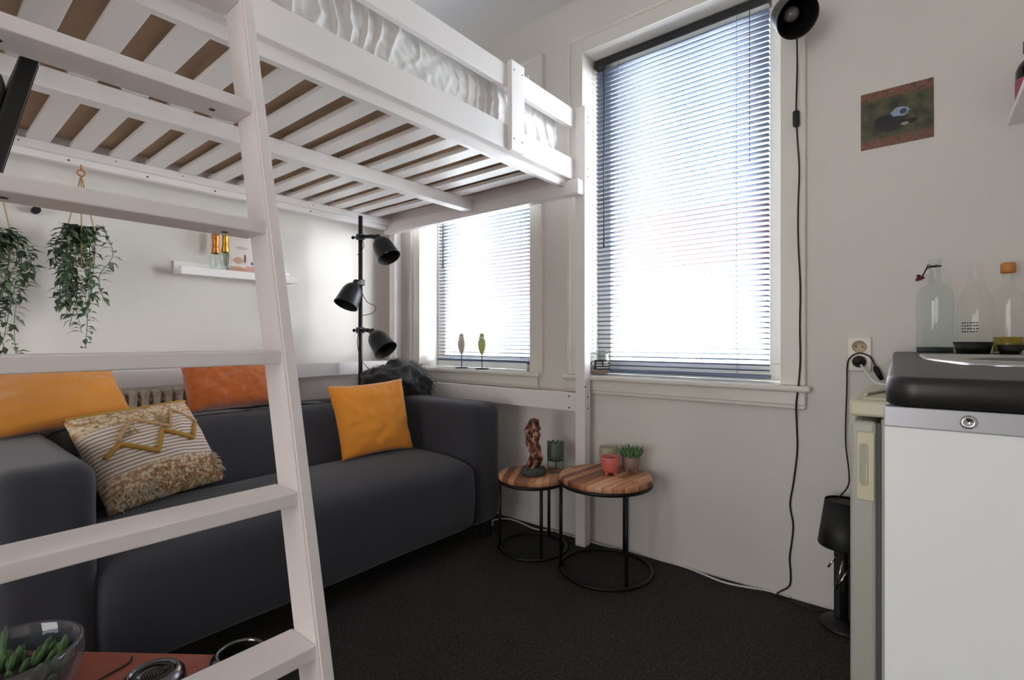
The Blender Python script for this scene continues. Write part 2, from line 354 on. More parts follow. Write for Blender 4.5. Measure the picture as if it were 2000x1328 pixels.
# ------------------------------------------------------------------ room shell
XW, YS, YR, XB, ZC = 2.19, 2.85, -0.60, -2.60, 2.735
ZS, ZH = 0.826, 2.44                                   # window opening
W1 = (0.4213, 1.3125); W2 = (1.6445, 2.551)
b = NB(); box(b, XB - .1, XW + .3, YR - .1, YS + .1, -0.06, 0); struct('floor', b, 'carpet')
b = NB(); box(b, XB - .1, XW + .3, YR - .1, YS + .1, ZC, ZC + .08); struct('ceiling', b, 'ceil')
b = NB(); box(b, XB, XW + .28, YS, YS + .1, 0, ZC); struct('wall_left', b, 'wall')
b = NB(); box(b, XB, XW + .28, YR - .1, YR, 0, ZC); struct('wall_right', b, 'wall')
b = NB()
T = 0.26
for y0, y1 in ((YR, W1[0]), (W1[1], W2[0]), (W2[1], YS)): box(b, XW, XW + T, y0, y1, 0, ZC)
for y0, y1 in (W1, W2):
    box(b, XW, XW + T, y0, y1, 0, ZS - .026); box(b, XW, XW + T, y0, y1, ZH, ZC)
struct('wall_far', b, 'wall')
b = NB(); box(b, XB - .1, XB, YR - .1, YS + .1, 0, ZC); struct('wall_near', b, 'wall')
b = NB()
for y0, y1, z0, z1 in ((.05, .13, 0, 2.2), (1.67, 1.75, 0, 2.2), (.05, 1.75, 2.2, 2.28), (.05, 1.75, 0, .12), (.86, .94, .12, 2.2)): box(b, XB, XB + .045, y0, y1, z0, z1, bev=.004)
struct('rear_fill_frame', b, 'trim')  # made-up frame around the added fill light; no opening behind it

for i, (y0, y1) in ((1, W2), (2, W1)):
    b = NB()
    X0, X1 = XW + .15, XW + .22
    f = .072
    box(b, X0, X1, y0, y1, ZS, ZS + f, bev=.004); box(b, X0, X1, y0, y1, ZH - f, ZH, bev=.004)
    box(b, X0, X1, y0, y0 + f, ZS + f, ZH - f, bev=.004); box(b, X0, X1, y1 - f, y1, ZS + f, ZH - f, bev=.004)
    w = struct('window_%d' % i, b, 'trim')
    b = NB(); box(b, X0 + .03, X0 + .034, y0 + f, y1 - f, ZS + f, ZH - f); obj('pane', b, 'pane', w)
    # casing with a raised outer bead
    c = .088; b = NB()
    for s0, s1 in ((y0 - c, y0), (y1, y1 + c)):
        box(b, XW - .014, XW, s0, s1, ZS, ZH + c, bev=.003)
    box(b, XW - .014, XW, y0, y1, ZH, ZH + c, bev=.003)
    box(b, XW - .024, XW - .01, y0 - c, y0 - c + .022, ZS, ZH + c, bev=.006); box(b, XW - .024, XW - .01, y1 + c - .022, y1 + c, ZS, ZH + c, bev=.006)
    box(b, XW - .024, XW - .01, y0 - c + .02, y1 + c - .02, ZH + c - .022, ZH + c, bev=.006)
    obj('casing', b, 'trim', w)
    e0, e1 = y0 - c - .018, y1 + c + .018
    if i == 1: e0 = y0 - c + .012
    b = NB(); box(b, XW - .045, X0 + .01, e0, e1, ZS - .024, ZS, bev=.009, seg=3); obj('sill', b, 'trim', w)
    b = NB(); box(b, XW - .026, XW, e0 + .018, e1 - .018, ZS - .075, ZS - .023, bev=.004); box(b, XW - .02, XW, e0 + .018, e1 - .018, ZS - .092, ZS - .07, bev=.008, seg=3); obj('apron', b, 'trim', w)

# ------------------------------------------------------------------ outside
r_ = thing('house', 'white plastered house with red tiled roof across the street, seen through blinds', 'house', (10, 1, -3))
b = NB(); box(b, 10, 14, .6, 7.0, -3, 2.5); box(b, 10.6, 14, 7.0, 13, -3, 2.2); obj('wall', b, 'plaster', r_)
b = NB()
for y0, y1, z0 in ((.3, 7.2, 2.45), (7.2, 13.2, 2.15)):
    vs = [Vector(p) for p in ((9.7, y0, z0), (9.7, y1, z0), (12, y1, z0 + 1.75), (12, y0, z0 + 1.75), (14.3, y1, z0), (14.3, y0, z0))]
    q = [b.verts.new(v) for v in vs]
    b.faces.new(q[:4]); b.faces.new((q[3], q[2], q[4], q[5])); b.faces.new((q[0], q[3], q[5])); b.faces.new((q[1], q[4], q[2])); b.faces.new((q[0], q[5], q[4], q[1]))
obj('roof', b, 'rooftile', r_)
for y in (2.9, 4.3, 5.7, 8.4, 10.4):
    b = NB(); x = 10 if y < 7 else 10.6
    box(b, x - .03, x + .02, y - .45, y + .45, .2, 1.5); obj('window', b, 'winext', r_)
b = NB(); box(b, 2.5, 60, -60, 60, -3.1, -3); g = struct('trim_1', b, 'pave'); g.name = 'ground'

# ------------------------------------------------------------------ venetian blinds
def blind(name, label, y0, y1, zb, wand_y):
    XB_ = 2.30
    t = thing(name, label, 'blind', (XB_, (y0 + y1) / 2, zb), 'venetian blinds in the windows')
    b = NB(); box(b, XB_ - .022, XB_ + .022, y0, y1, 2.395, 2.436, bev=.003); obj('headrail', b, 'blinddark', t)
    b = NB(); box(b, XB_ - .016, XB_ + .016, y0, y1, zb, zb + .016, bev=.004); obj('bottom_rail', b, 'slat', t)
    b = NB(); z = zb + .034
    while z < 2.385:
        prev = None
        for k in range(4):
            u = -1 + 2 * k / 3; x = XB_ + u * .0125; zz = z + .0016 * (1 - u * u) - .0035 * u
            cur = [b.verts.new((x, yy, zz)) for yy in (y0 + .004, y1 - .004)]
            if prev: b.faces.new((prev[0], prev[1], cur[1], cur[0])).smooth = True
            prev = cur
        z += .0224
    o = obj('slats', b, 'slat', t)
    md = o.modifiers.new('thickness', 'SOLIDIFY'); md.thickness = .0006
    b = NB()
    for yy in (y0 + .13, y1 - .13):
        for xx in (XB_ - .013, XB_ + .013): cyl(b, (xx, yy, zb + .01), (xx, yy, 2.4), .0008, seg=6)
    obj('ladder_cord', b, 'slat', t)
    b = NB(); cyl(b, (XB_ - .026, wand_y, 1.52), (XB_ - .026, wand_y, 2.40), .003, seg=8); cyl(b, (XB_ - .026, wand_y, 1.47), (XB_ - .026, wand_y, 1.52), .0045, seg=8)
    obj('wand', b, 'blinddark', t)
    if name == 'window_blind':
        b = NB(); cyl(b, (XB_ - .026, y0 + .075, 1.75), (XB_ - .026, y0 + .075, 2.40), .0015, seg=6); obj('pull_cord', b, 'blinddark', t)
    return t
blind('window_blind', 'dark grey venetian blind in the tall window right of the white bed post', .481, 1.303, .838, 1.245)
blind('window_blind', 'venetian blind in the window behind the sofa, half hidden under the bed', 1.662, 2.498, .866, 2.43)

# ------------------------------------------------------------------ loft bed
bed = thing('loft_bed', 'white painted wooden loft bed over the grey sofa', 'bed', (1.08, 2.0, 0))
Y0, Y1, XA, XZ = 1.247, 2.756, -0.05, 2.146
for (x, y) in ((2.09, Y0), (2.09, Y1 - .055), (XA, Y0), (XA, Y1 - .055)):
    sbox('post', 'white', bed, x, x + .056, y, y + .055, 0, 2.13, bev=.005)
FR = 1.302                                            # face of the front rail
sbox('side_rail', 'white', bed, XA + .05, 2.092, FR, FR + .032, 1.777, 1.879, bev=.004)
sbox('side_rail', 'white', bed, XA + .05, 2.092, 2.70, 2.738, 1.722, 1.85, bev=.004)
sbox('slat_ledge', 'white', bed, XA + .05, 2.07, 2.672, 2.7005, 1.748, 1.782, bev=.003)
sbox('slat_ledge', 'white', bed, XA + .05, 2.07, FR + .0315, FR + .058, 1.742, 1.782, bev=.003)
sbox('guard_rail', 'white', bed, XA + .05, 2.092, FR, FR + .028, 2.03, 2.122, bev=.004)
sbox('guard_rail', 'white', bed, XA + .05, 2.092, 2.70, 2.728, 2.03, 2.122, bev=.004)
sbox('guard_board', 'white', bed, 1.573, 1.661, FR - .022, FR + .0005, 1.772, 2.138, bev=.004)
sbox('foot_beam', 'white', bed, 2.042, 2.0905, Y0 + .008, Y1 - .004, 1.698, 1.768, bev=.005)
sbox('head_beam', 'white', bed, XA + .055, XA + .103, Y0 + .008, Y1 - .004, 1.698, 1.768, bev=.005)
sbox('foot_board', 'white', bed, 2.066, 2.091, FR + .03, 2.70, 1.768, 1.885, bev=.003)
sbox('middle_beam', 'white', bed, XA + .1, 2.043, 1.935, 1.995, 1.722, 1.782, bev=.005)
sbox('low_rail', 'white', bed, 2.0895, 2.117, FR - .002, Y1 - .05, .651, .741, bev=.004)
sbox('low_rail', 'white', bed, XA + .05, 2.092, 2.70, 2.728, .787, .866, bev=.004)
k = -2
while True:
    g1 = .39 + .1295 * k                               # slat lies just before this gap
    if g1 > 1.95: break
    sbox('slat', 'white', bed, g1 - .0695, g1, FR + .034, 2.699, 1.7825, 1.8, bev=.002); k += 1
def screw(p0, p1, r, parent):
    b = NB(); cyl(b, p0, p1, r, seg=10); return obj('screw', b, 'screw', parent)
for (x, z) in ((2.118, 2.08), (2.118, 2.05), (2.118, 1.83), (2.118, 1.79), (2.118, .725), (2.118, .668), (2.096, .775)): screw((x, Y0 - .001, z), (x, Y0 + .002, z), .0045, bed)
for z in (.724, .668): screw((2.0885, 1.335, z), (2.091, 1.335, z), .0045, bed)
for x in (.45, .72, 1.0, 1.5): screw((x, 2.699, 1.735), (x, 2.7012, 1.735), .004, bed)
for x in (.3, .6, .85, 1.15, 1.5, 1.8): screw((x, 2.671, 1.765), (x, 2.673, 1.765), .0025, bed)
for (x, z) in ((1.59, 2.1), (1.645, 2.1), (1.59, 1.82), (1.645, 1.82)): screw((x, FR - .023, z), (x, FR - .02, z), .003, bed)

# mattress: beige underside, crumpled white sheet round the sides and over the top
mt = thing('mattress', 'mattress in a crumpled white sheet on the loft bed', 'mattress', (1.06, 2.0, 1.80))
b = NB(); bb = bmesh.new(); bmesh.ops.create_cube(bb, size=1)
bmesh.ops.bevel(bb, geom=bb.edges[:], offset=.0, segments=1, affect='EDGES') if False else None
x0, x1, y0, y1, z0, z1 = .02, 2.05, FR + .062, 2.69, 1.822, 2.13
def mgrid(bm, f, nu, nv):
    vs = [[bm.verts.new(f(i / nu, j / nv)) for j in range(nv + 1)] for i in range(nu + 1)]
    for i in range(nu):
        for j in range(nv): bm.faces.new((vs[i][j], vs[i + 1][j], vs[i + 1][j + 1], vs[i][j + 1])).smooth = True
def wr(x, z, ph=0):                                   # pulled, slanting wrinkles of the fitted sheet
    lean = -16 if x < 1.25 else 14
    sl = x * 50 + (z - 1.93) * lean + 5.0 * noise.noise((x * 2.6 + ph, z * 4, 0)) + 1.2 * noise.noise((x * 11, z * 9, 4))
    a = .2 + 1.1 * max(0, noise.noise((x * 2.7 + ph, z * 3, 1)) + .3)
    fold = (1 - abs(math.sin(sl))) ** 2.2
    return -.018 * a * fold + .012 * noise.noise((x * 7, z * 9, ph)) + .005 * noise.noise((x * 34, z * 40, ph))
def side(u, v):
    x = x0 + u * (x1 - x0); a = v; z = z0 + a * (z1 - z0)
    bul = .016 * math.sin(PI * min(1, a * 1.05)); rnd = .05 * max(0, (a - .85) / .15) ** 2
    end = .05 * (max(0, (u - .975) / .025) ** 2 + max(0, (.025 - u) / .025) ** 2)
    return Vector((x, y0 + .02 - bul + rnd + end + wr(x, z), z))
mgrid(b, side, 560, 40)
def topf(u, v): return Vector((x0 + u * (x1 - x0), y0 + .07 + v * (y1 - y0 - .08), z1 + .012 * noise.noise((u * 8, v * 6, 0))))
mgrid(b, topf, 40, 30)
mgrid(b, lambda u, v: Vector((x0 + u * (x1 - x0), y1, z0 + v * (z1 - z0))), 4, 2)
for xx, s in ((x0, -1), (x1, 1)):
    mgrid(b, lambda u, v: Vector((xx + s * .012 * math.sin(PI * v) + .006 * noise.noise((u * 9, v * 4, xx)), y0 + .03 + u * (y1 - y0 - .03), z0 + v * (z1 - z0))), 40, 8)
obj('fitted_sheet', b, 'sheet', mt)
b = NB()
def under(u, v):
    x = x0 + u * (x1 - x0); y = y0 + .02 + v * (y1 - y0 - .02)
    return Vector((x, y, z0 - .005 + .010 * noise.noise((x * 4, y * 3.5, 2)) * (1 - v) * 1.3))
mgrid(b, under, 90, 60)
obj('underside', b, 'ticking', mt)

# ------------------------------------------------------------------ ladder
SC = .979
def LP(x, y, z): return Vector((x * SC, y * SC, 1 + (z - 1) * SC))
lad = thing('ladder', 'white wooden ladder leaning on the loft bed in the foreground', 'ladder', (.28, .85, 0))
def ly(z): return .531 * 1.629 + .2407 * ((z - 1) + .531 * 1.2218)     # front edge of the stile at height z
for xa, xb in ((.504, .531), (.018, .045)):
    b = NB(); q = []
    zb, zt = 1 - 1 / SC + .001, 1.885
    for z in (zb, zt):
        for (x, y) in ((xa, ly(z)), (xb, ly(z)), (xb, ly(z) + .092), (xa, ly(z) + .092)): q.append(b.verts.new(LP(x, y, z)))
    for f in ((0, 1, 2, 3), (4, 5, 6, 7), (0, 1, 5, 4), (1, 2, 6, 5), (2, 3, 7, 6), (3, 0, 4, 7)): b.faces.new([q[i] for i in f])
    bmesh.ops.recalc_face_normals(b, faces=b.faces)
    bmesh.ops.bevel(b, geom=b.edges[:], offset=.004, segments=2, affect='EDGES')
    obj('stile', b, 'ladder', lad)
for z in (.144, .422, .70, .978, 1.256, 1.534, 1.812):
    yf = ly(z) + .006
    b = NB(); box(b, .0445, .5045, yf, yf + .09, z - .028, z, bev=.003)
    for v in b.verts: v.co = LP(*v.co)
    rg = obj('rung', b, 'ladder', lad)
    for x in (.11, .44):
        p = LP(x, yf + .05, z - .028); screw(p + Vector((0, 0, -.0012)), p + Vector((0, 0, .001)), .006, rg)

# ------------------------------------------------------------------ sofa
sofa = thing('sofa', 'charcoal grey fabric sofa under the loft bed', 'sofa', (1.04, 2.05, 0))
def soft(name, x0, x1, y0, y1, z0, z1, rad, crown=.0, fn=None, parent=sofa, m='sofa', n=14):
    b = bmesh.new(); bmesh.ops.create_cube(b, size=2); bmesh.ops.subdivide_edges(b, edges=b.edges[:], cuts=n, use_grid_fill=True)
    hx, hy, hz = (x1 - x0) / 2, (y1 - y0) / 2, (z1 - z0) / 2; c = Vector(((x0 + x1) / 2, (y0 + y1) / 2, (z0 + z1) / 2))
    def ease(t): return math.copysign(1 - (1 - abs(t)) ** 1.7, t)
    for v in b.verts:
        p = Vector((ease(v.co.x) * hx, ease(v.co.y) * hy, ease(v.co.z) * hz))
        q = Vector((max(-hx + rad, min(hx - rad, p.x)), max(-hy + rad, min(hy - rad, p.y)), max(-hz + rad, min(hz - rad, p.z))))
        d = p - q
        if d.length > 1e-6: p = q + d.normalized() * rad if max(abs(d.x), abs(d.y), abs(d.z)) > rad * .999 or d.length > rad else p
        if crown:
            sx, sy = max(0, 1 - (p.x / hx) ** 2), max(0, 1 - (p.y / hy) ** 2)
            if p.z > 0: p.z += crown * sx ** .5 * sy ** .5 * (p.z / hz)
        p += c
        if fn: p = fn(p)
        p += Vector((noise.noise(p * 5), noise.noise(p * 5 + Vector((9, 0, 0))), noise.noise(p * 5 + Vector((0, 9, 0))))) * .003
        v.co = p
    for f in b.faces: f.smooth = True
    return obj(name, b, m, parent, smooth=True)
def armf(p):                                           # arms slope a little inwards to the top, front bulges
    p = p.copy(); p.z -= .02 * max(0, (p.y - 1.9) / .6) if False else 0
    return p
soft('arm', .135, .338, 1.646, 2.50, .09, .688, .055)
soft('arm', 1.752, 1.952, 1.646, 2.50, .09, .688, .055)
def backf(p):
    if p.y < 2.3: p.y += .20 * max(0, (p.z - .40) / .27) ** 1.2
    return p
soft('backrest', .32, 1.77, 2.07, 2.52, .10, .685, .055, fn=backf)
def seatf(p):
    k = max(0, (1.92 - p.y) / .28); w = max(0, (p.z - .22) / .21)
    p.z -= .034 * k ** 2.2 * w * w
    p.y -= .014 * math.sin(PI * min(1, max(0, (p.z - .1) / .33)))
    return p
soft('seat', .33, 1.758, 1.642, 2.14, .10, .432, .05, crown=.02, fn=seatf)
for x in (.17, 1.88):
    for y in (1.70, 2.40): sbox('leg', 'blackp', sofa, x, x + .05, y, y + .05, 0, .10, bev=.003)

# ------------------------------------------------------------------ cushions
def cushion(TL, TR, BR, BL, th, pinch=.10, wrinkle=.006, n=34, ph=0.0, pw=.42):
    TL, TR, BR, BL = map(Vector, (TL, TR, BR, BL)); bm = bmesh.new(); uvl = bm.loops.layers.uv.verify()
    nrm = (TR - TL + BR - BL).cross(TL - BL + TR - BR).normalized()
    c = (TL + TR + BR + BL) / 4; uv = {}
    for sgn in (1, -1):
        vs = []
        for i in range(n + 1):
            row = []
            for j in range(n + 1):
                u, v = i / n, j / n; a, bb = 2 * u - 1, 2 * v - 1
                ua = a * (1 - pinch * (1 - bb * bb) * abs(a) ** 3 * .0 - 0) ; 
                # sides curve inwards between the corners
                uu = .5 + .5 * a * (1 - pinch * .55 * (1 - bb * bb)); vv = .5 + .5 * bb * (1 - pinch * .55 * (1 - a * a))
                p = (BL * (1 - uu) + BR * uu) * (1 - vv) + (TL * (1 - uu) + TR * uu) * vv
                h = (max(0, (1 - a * a) * (1 - bb * bb))) ** pw
                w = wrinkle * (noise.noise((a * 2.2 + ph, bb * 2.2, sgn)) + .6 * noise.noise((a * 5 + ph, bb * 4, 3))) * (.3 + h)
                rad = math.atan2(bb, a); rr = max(abs(a), abs(bb))
                w += wrinkle * .7 * math.sin(rad * 13 + ph * 3 + 2 * noise.noise((rad * 2, ph, 1))) * max(0, rr - .45) * (1 - rr) * 3
                row.append(bm.verts.new(p + nrm * sgn * (th / 2 * h) + nrm * w * (1 if 0 < i < n and 0 < j < n else 0)))
                uv[row[-1]] = (u, v)
            vs.append(row)
        for i in range(n):
            for j in range(n):
                f = bm.faces.new((vs[i][j], vs[i + 1][j], vs[i + 1][j + 1], vs[i][j + 1])); f.smooth = True
                for l in f.loops: l[uvl].uv = uv[l.vert]
    bmesh.ops.remove_doubles(bm, verts=bm.verts, dist=1e-5)
    def at(u, v, lift=0.0):
        a, bb = 2 * u - 1, 2 * v - 1
        uu = .5 + .5 * a * (1 - pinch * .55 * (1 - bb * bb)); vv = .5 + .5 * bb * (1 - pinch * .55 * (1 - a * a))
        p = (BL * (1 - uu) + BR * uu) * (1 - vv) + (TL * (1 - uu) + TR * uu) * vv
        return p - nrm * 0 + nrm * ((th / 2) * (max(0, (1 - a * a) * (1 - bb * bb))) ** pw + lift)
    return bm, at, nrm
G = 'cushions on the sofa'
bm, at, _ = cushion((1.262, 2.13, .785), (1.672, 2.10, .80), (1.655, 1.985, .455), (1.28, 2.03, .448), .12, ph=1.3, wrinkle=.014, pinch=.12)
tag(obj('cushion', bm, 'yellow'), 'plain mustard yellow cushion on the right of the sofa seat by the lamp', 'cushion', G)
bm, at, _ = cushion((.17, 2.60, .915), (.575, 2.63, .875), (.61, 2.46, .70), (.12, 2.13, .70), .13, ph=4.1, wrinkle=.008, pinch=.10)
tag(obj('cushion', bm, 'yellow2'), 'large smooth yellow cushion on the left arm and corner of the sofa', 'cushion', G)
bm, at, _ = cushion((.785, 2.50, .905), (1.17, 2.50, .905), (1.17, 2.40, .692), (.785, 2.40, .692), .16, ph=7.7, wrinkle=.012, pinch=.05, pw=.3)
for v in bm.verts: v.co += Vector((noise.noise(v.co * 60), noise.noise(v.co * 60 + Vector((5, 0, 0))), noise.noise(v.co * 60 + Vector((0, 5, 0))))) * .004
pl = tag(obj('cushion', bm, 'plush'), 'burnt orange plush cushion on top of the sofa back behind the ladder', 'cushion', G)
bo = thing('cushion', 'cream boho cushion with mustard zigzags and tassels on the sofa seat', 'cushion', (.57, 2.1, .45), G)
bm, at, nr = cushion((.345, 2.17, .735), (.735, 2.29, .755), (.80, 2.07, .465), (.42, 1.955, .45), .17, ph=2.2, wrinkle=.008, pinch=.08)
face = 1.0 if (at(.5, .5) - Vector((0, 0, 1))).length < ((at(.5, .5) - nr * .15) - Vector((0, 0, 1))).length else -1.0
def on(u, v, lift=.002):
    p = at(u, v)
    if face < 0:
        q = at(u, v); mid = q - nr * (0.075 * (max(0, (1 - (2 * u - 1) ** 2) * (1 - (2 * v - 1) ** 2))) ** .42)
        p = mid - (q - mid)
    return p + nr * face * lift
obj('cover', bm, 'boho', bo)
def zig(name, m, pts, r):
    b = NB(); P = []
    for (ua, va), (ub, vb) in zip(pts, pts[1:]):
        for k in range(10): P.append(on(ua + (ub - ua) * k / 10, va + (vb - va) * k / 10, .004))
    P.append(on(*pts[-1], .004)); tube(b, P, r, seg=6); return obj(name, b, m, bo)
zig('zigzag_braid', 'mustard', [(.06, .47), (.18, .56), (.42, .38), (.53, .60), (.78, .45), (.88, .62)], .0085)
zig('zigzag_braid', 'tan', [(.18, .60), (.36, .80), (.62, .62), (.72, .84), (.93, .66)], .0065)
def tufts(name, m, n, fu, fv, ln, th, drop):
    b = NB()
    for _ in range(n):
        u, v = fu(), fv(); p = on(u, v, .001)
        d = (nr * face + Vector((random.uniform(-.7, .7), random.uniform(-.7, .7), random.uniform(-.4, .5) - drop))).normalized()
        L_ = ln * random.uniform(.6, 1.2); tube(b, [p, p + d * L_ * .5, p + d * L_ + Vector((0, 0, -L_ * .35))], [th, th, th * .4], seg=4)
    o = obj(name, b, m, bo); o['kind'] = 'stuff'; return o
tufts('fringe', 'tan', 150, lambda: random.uniform(.34, .96), lambda: random.choice((.05, .09, .14, .2)) + random.uniform(-.03, .03), .018, .0022, .6)
tufts('fringe', 'cream', 110, lambda: random.uniform(.03, .35), lambda: random.uniform(.02, .14), .024, .002, .6)
tufts('fringe', 'tan', 90, lambda: random.choice((.26, .30, .56, .6)) + random.uniform(-.05, .05), lambda: random.uniform(.62, .8), .013, .002, .2)
tufts('fringe', 'cream', 60, lambda: .95 + random.uniform(-.05, .05), lambda: random.uniform(.1, .3), .022, .002, .5)
b = NB(); tube(b, [on(0.01 + .98 * k / 40, .985, 0) for k in range(41)], .006, seg=6); obj('piping', b, 'mustard', bo)

# black fur throw bundled on the right rear corner
b = NB(); ball(b, (0, 0, 0), 1, sub=5); c0 = Vector((1.85, 2.36, .755))
def furp(d):
    p = Vector((d.x * .215, d.y * .17, d.z * .125)); k = 1 + .22 * noise.noise(d * 1.7) + .12 * noise.noise(d * 4)
    p = p * k; p.z -= .05 * max(0, d.x) ** 2; return c0 + p
nv = [v.co.normalized() for v in b.verts]
for v, d in zip(b.verts, nv): v.co = furp(d)
for d in nv[::3]:
    if d.z < -.5: continue
    p = furp(d); q = (d + Vector((random.uniform(-.9, .9), random.uniform(-.9, .9), random.uniform(-.9, .3)))).normalized()
    tube(b, [p, p + q * .016, p + q * .028 + Vector((0, 0, -.008))], [.0016, .0012, .0004], seg=3, cap=False)
fur = tag(obj('fur_throw', b, 'fur', smooth=True), 'black fluffy fur throw bundled on the rear right corner of the sofa', 'throw')

# ------------------------------------------------------------------ radiator
rad = thing('radiator', 'beige column radiator on the wall behind the sofa', 'radiator', (.85, 2.79, .12))
b = NB(); x = .36
while x < 1.36:
    for yy in (2.765, 2.815): cyl(b, (x, yy, .17), (x, yy, .745), .0155, seg=12)
    for z, s in ((.745, 1), (.17, -1)):
        ball(b, (x, 2.765, z), .0165, sub=2); ball(b, (x, 2.815, z), .0165, sub=2); box(b, x - .0175, x + .0175, 2.752, 2.828, z - .012, z + .022, bev=.011)
    x += .046
obj('columns', b, 'radiator', rad)
b = NB()
for z in (.2, .72): cyl(b, (.34, 2.79, z), (1.38, 2.79, z), .014, seg=12)
obj('header_pipe', b, 'radiator', rad)
for x in (.5, 1.2): sbox('bracket', 'radiator', rad, x - .012, x + .012, 2.80, 2.849, .60, .64)

# ------------------------------------------------------------------ spot lamp shades
def shade(parent, joint, d, R=.068, Ln=.155):
    """bell shade hanging off a joint; d = direction of the opening"""
    d = Vector(d).normalized(); j = Vector(joint)
    b = NB()
    out = [(.0, -.012), (.018, -.012), (.020, .0), (.020, .012), (.027, .016), (.040, .026), (.052, .045), (.058, .065), (.061, .09), (.064, .12), (R, Ln - .006), (R + .0025, Ln), (R, Ln + .001)]
    inn = [(R - .003, Ln - .004), (.060, .118), (.056, .07), (.046, .04), (.02, .025), (.0, .024)]
    lathe(b, out + [(R - .001, Ln)], j, d, 36, cap=False)
    s = obj('shade', b, 'lampm', parent, smooth=True)
    b = NB(); lathe(b, [(R - .001, Ln)] + inn, j, d, 36, cap=False); obj('shade_lining', b, 'lampin', s, smooth=True)
    b = NB(); lathe(b, [(.012, .025), (.014, .05), (.022, .07), (.026, .088), (.022, .104), (.010, .113), (.0, .115)], j, d, 20, cap=False); obj('bulb', b, 'bulbm', s, smooth=True)
    return s
M['bulbm'] = mat('opal_bulb', (120, 118, 114), 0.25)
LX, LY = 1.762, 2.60
fl = thing('floor_lamp', 'dark grey three-headed floor lamp between the sofa and the corner', 'lamp', (LX, LY, 0))
b = NB(); cyl(b, (LX, LY, .02), (LX, LY, 1.742), .0125, seg=20); obj('pole', b, 'lampm', fl, smooth=True)
b = NB(); lathe(b, [(.0, 0), (.135, 0), (.14, .006), (.138, .018), (.03, .026), (.018, .04), (.0, .04)], (LX, LY, 0), (0, 0, 1), 40, cap=False); obj('base', b, 'lampm', fl, smooth=True)
def head(clamp_px, joint_px, mouth_px, tj=3.0, tm=2.95):
    """head aimed so that its joint and mouth fall where the photo shows them, about the pole"""
    zc = ray(*clamp_px, 3.007).z
    j = ray(*joint_px, tj); mo = ray(*mouth_px, tm)
    b = NB(); box(b, LX - .02, LX + .02, LY - .02, LY + .02, zc - .018, zc + .018, bev=.005)
    e = (Vector((LX, LY, zc)) - Vector((j.x, j.y, zc))).normalized()
    cyl(b, Vector((LX, LY, zc)), Vector((LX, LY, zc)) + e * .05, .006, seg=12); ball(b, Vector((LX, LY, zc)) + e * .052, .011)
    h = obj('clamp', b, 'lampm', fl)
    b = NB(); tube(b, [Vector((LX, LY, zc)), Vector((LX, LY, zc)).lerp(j, .6) + Vector((0, 0, .006)), j], [.010, .012, .014], seg=12); ball(b, j, .018); obj('arm', b, 'lampm', h, smooth=True)
    shade(fl, j, mo - j)
    return zc, j
z1, j1 = head((704, 463), (738, 464), (764, 510), tj=2.97, tm=2.92)
z2, j2 = head((704, 552), (696, 552), (672, 603), tj=2.93, tm=2.86)
z3, j3 = head((704, 645), (727, 648), (757, 688), tj=2.96, tm=2.90)
for (px) in ([(708, 470), (711, 480), (704, 492), (698, 498)], [(706, 568), (712, 582), (719, 591), (732, 598), (733, 606), (724, 613), (708, 616)], [(700, 650), (698, 668), (701, 690), (706, 704), (716, 716), (722, 724), (708, 727)]):
    b = NB(); tube(b, spline([ray(u, v, 2.985) for u, v in px], 6), .0022, seg=6); obj('cord', b, 'blackp', fl)

# wall spot on the window casing
ws = thing('wall_lamp', 'black clamp spotlight at the top right of the window casing', 'lamp', (2.12, .36, 2.16))
jp = ray(1527, 20, 1.84); mp_ = ray(1566, 37, 1.70)
shade(ws, jp, mp_ - jp, R=.066, Ln=.15)
b = NB(); ball(b, jp, .02); tube(b, [jp, jp + Vector((.05, .01, .02)), Vector((2.172, .36, jp.z + .03))], .008, seg=10); box(b, 2.15, 2.1795, .335, .40, jp.z - .01, jp.z + .07, bev=.006); obj('bracket', b, 'lampm', ws)
b = NB(); cyl(b, ray(1516, 35, 1.82), ray(1524, 32, 1.82), .009, seg=12); obj('knob', b, 'blackp', ws)
pts = []
for (u, v) in ((1556, 66), (1557, 130), (1555, 210), (1556, 250), (1561, 330), (1559, 400), (1559, 470), (1563, 560), (1562, 640), (1563, 700), (1560, 745), (1555, 790), (1556, 830), (1557, 880), (1550, 940), (1543, 985), (1549, 1025), (1546, 1060), (1542, 1090), (1544, 1120), (1541, 1145)):
    r = (u - 1000) / 980; X = math.cos(YAW) + math.sin(YAW) * r
    xt = 2.155 if v < 800 else 2.182
    if v < 100: xt = 2.06
    pts.append(ray(u, v, xt / X))
pts += [Vector((2.165, .43, .012)), Vector((2.15, .39, .006)), Vector((2.14, .30, .005)), Vector((2.16, .24, .005))]
b = NB(); tube(b, spline(pts, 6), .003, seg=8); cd = obj('cord', b, 'blackp', ws, smooth=True)
p = ray(1555, 232, 2.155 / (math.cos(YAW) + math.sin(YAW) * .5663)); b = NB(); box(b, p.x - .012, p.x + .010, p.y - .011, p.y + .011, p.z - .03, p.z + .03, bev=.006); obj('switch', b, 'blackp', cd)

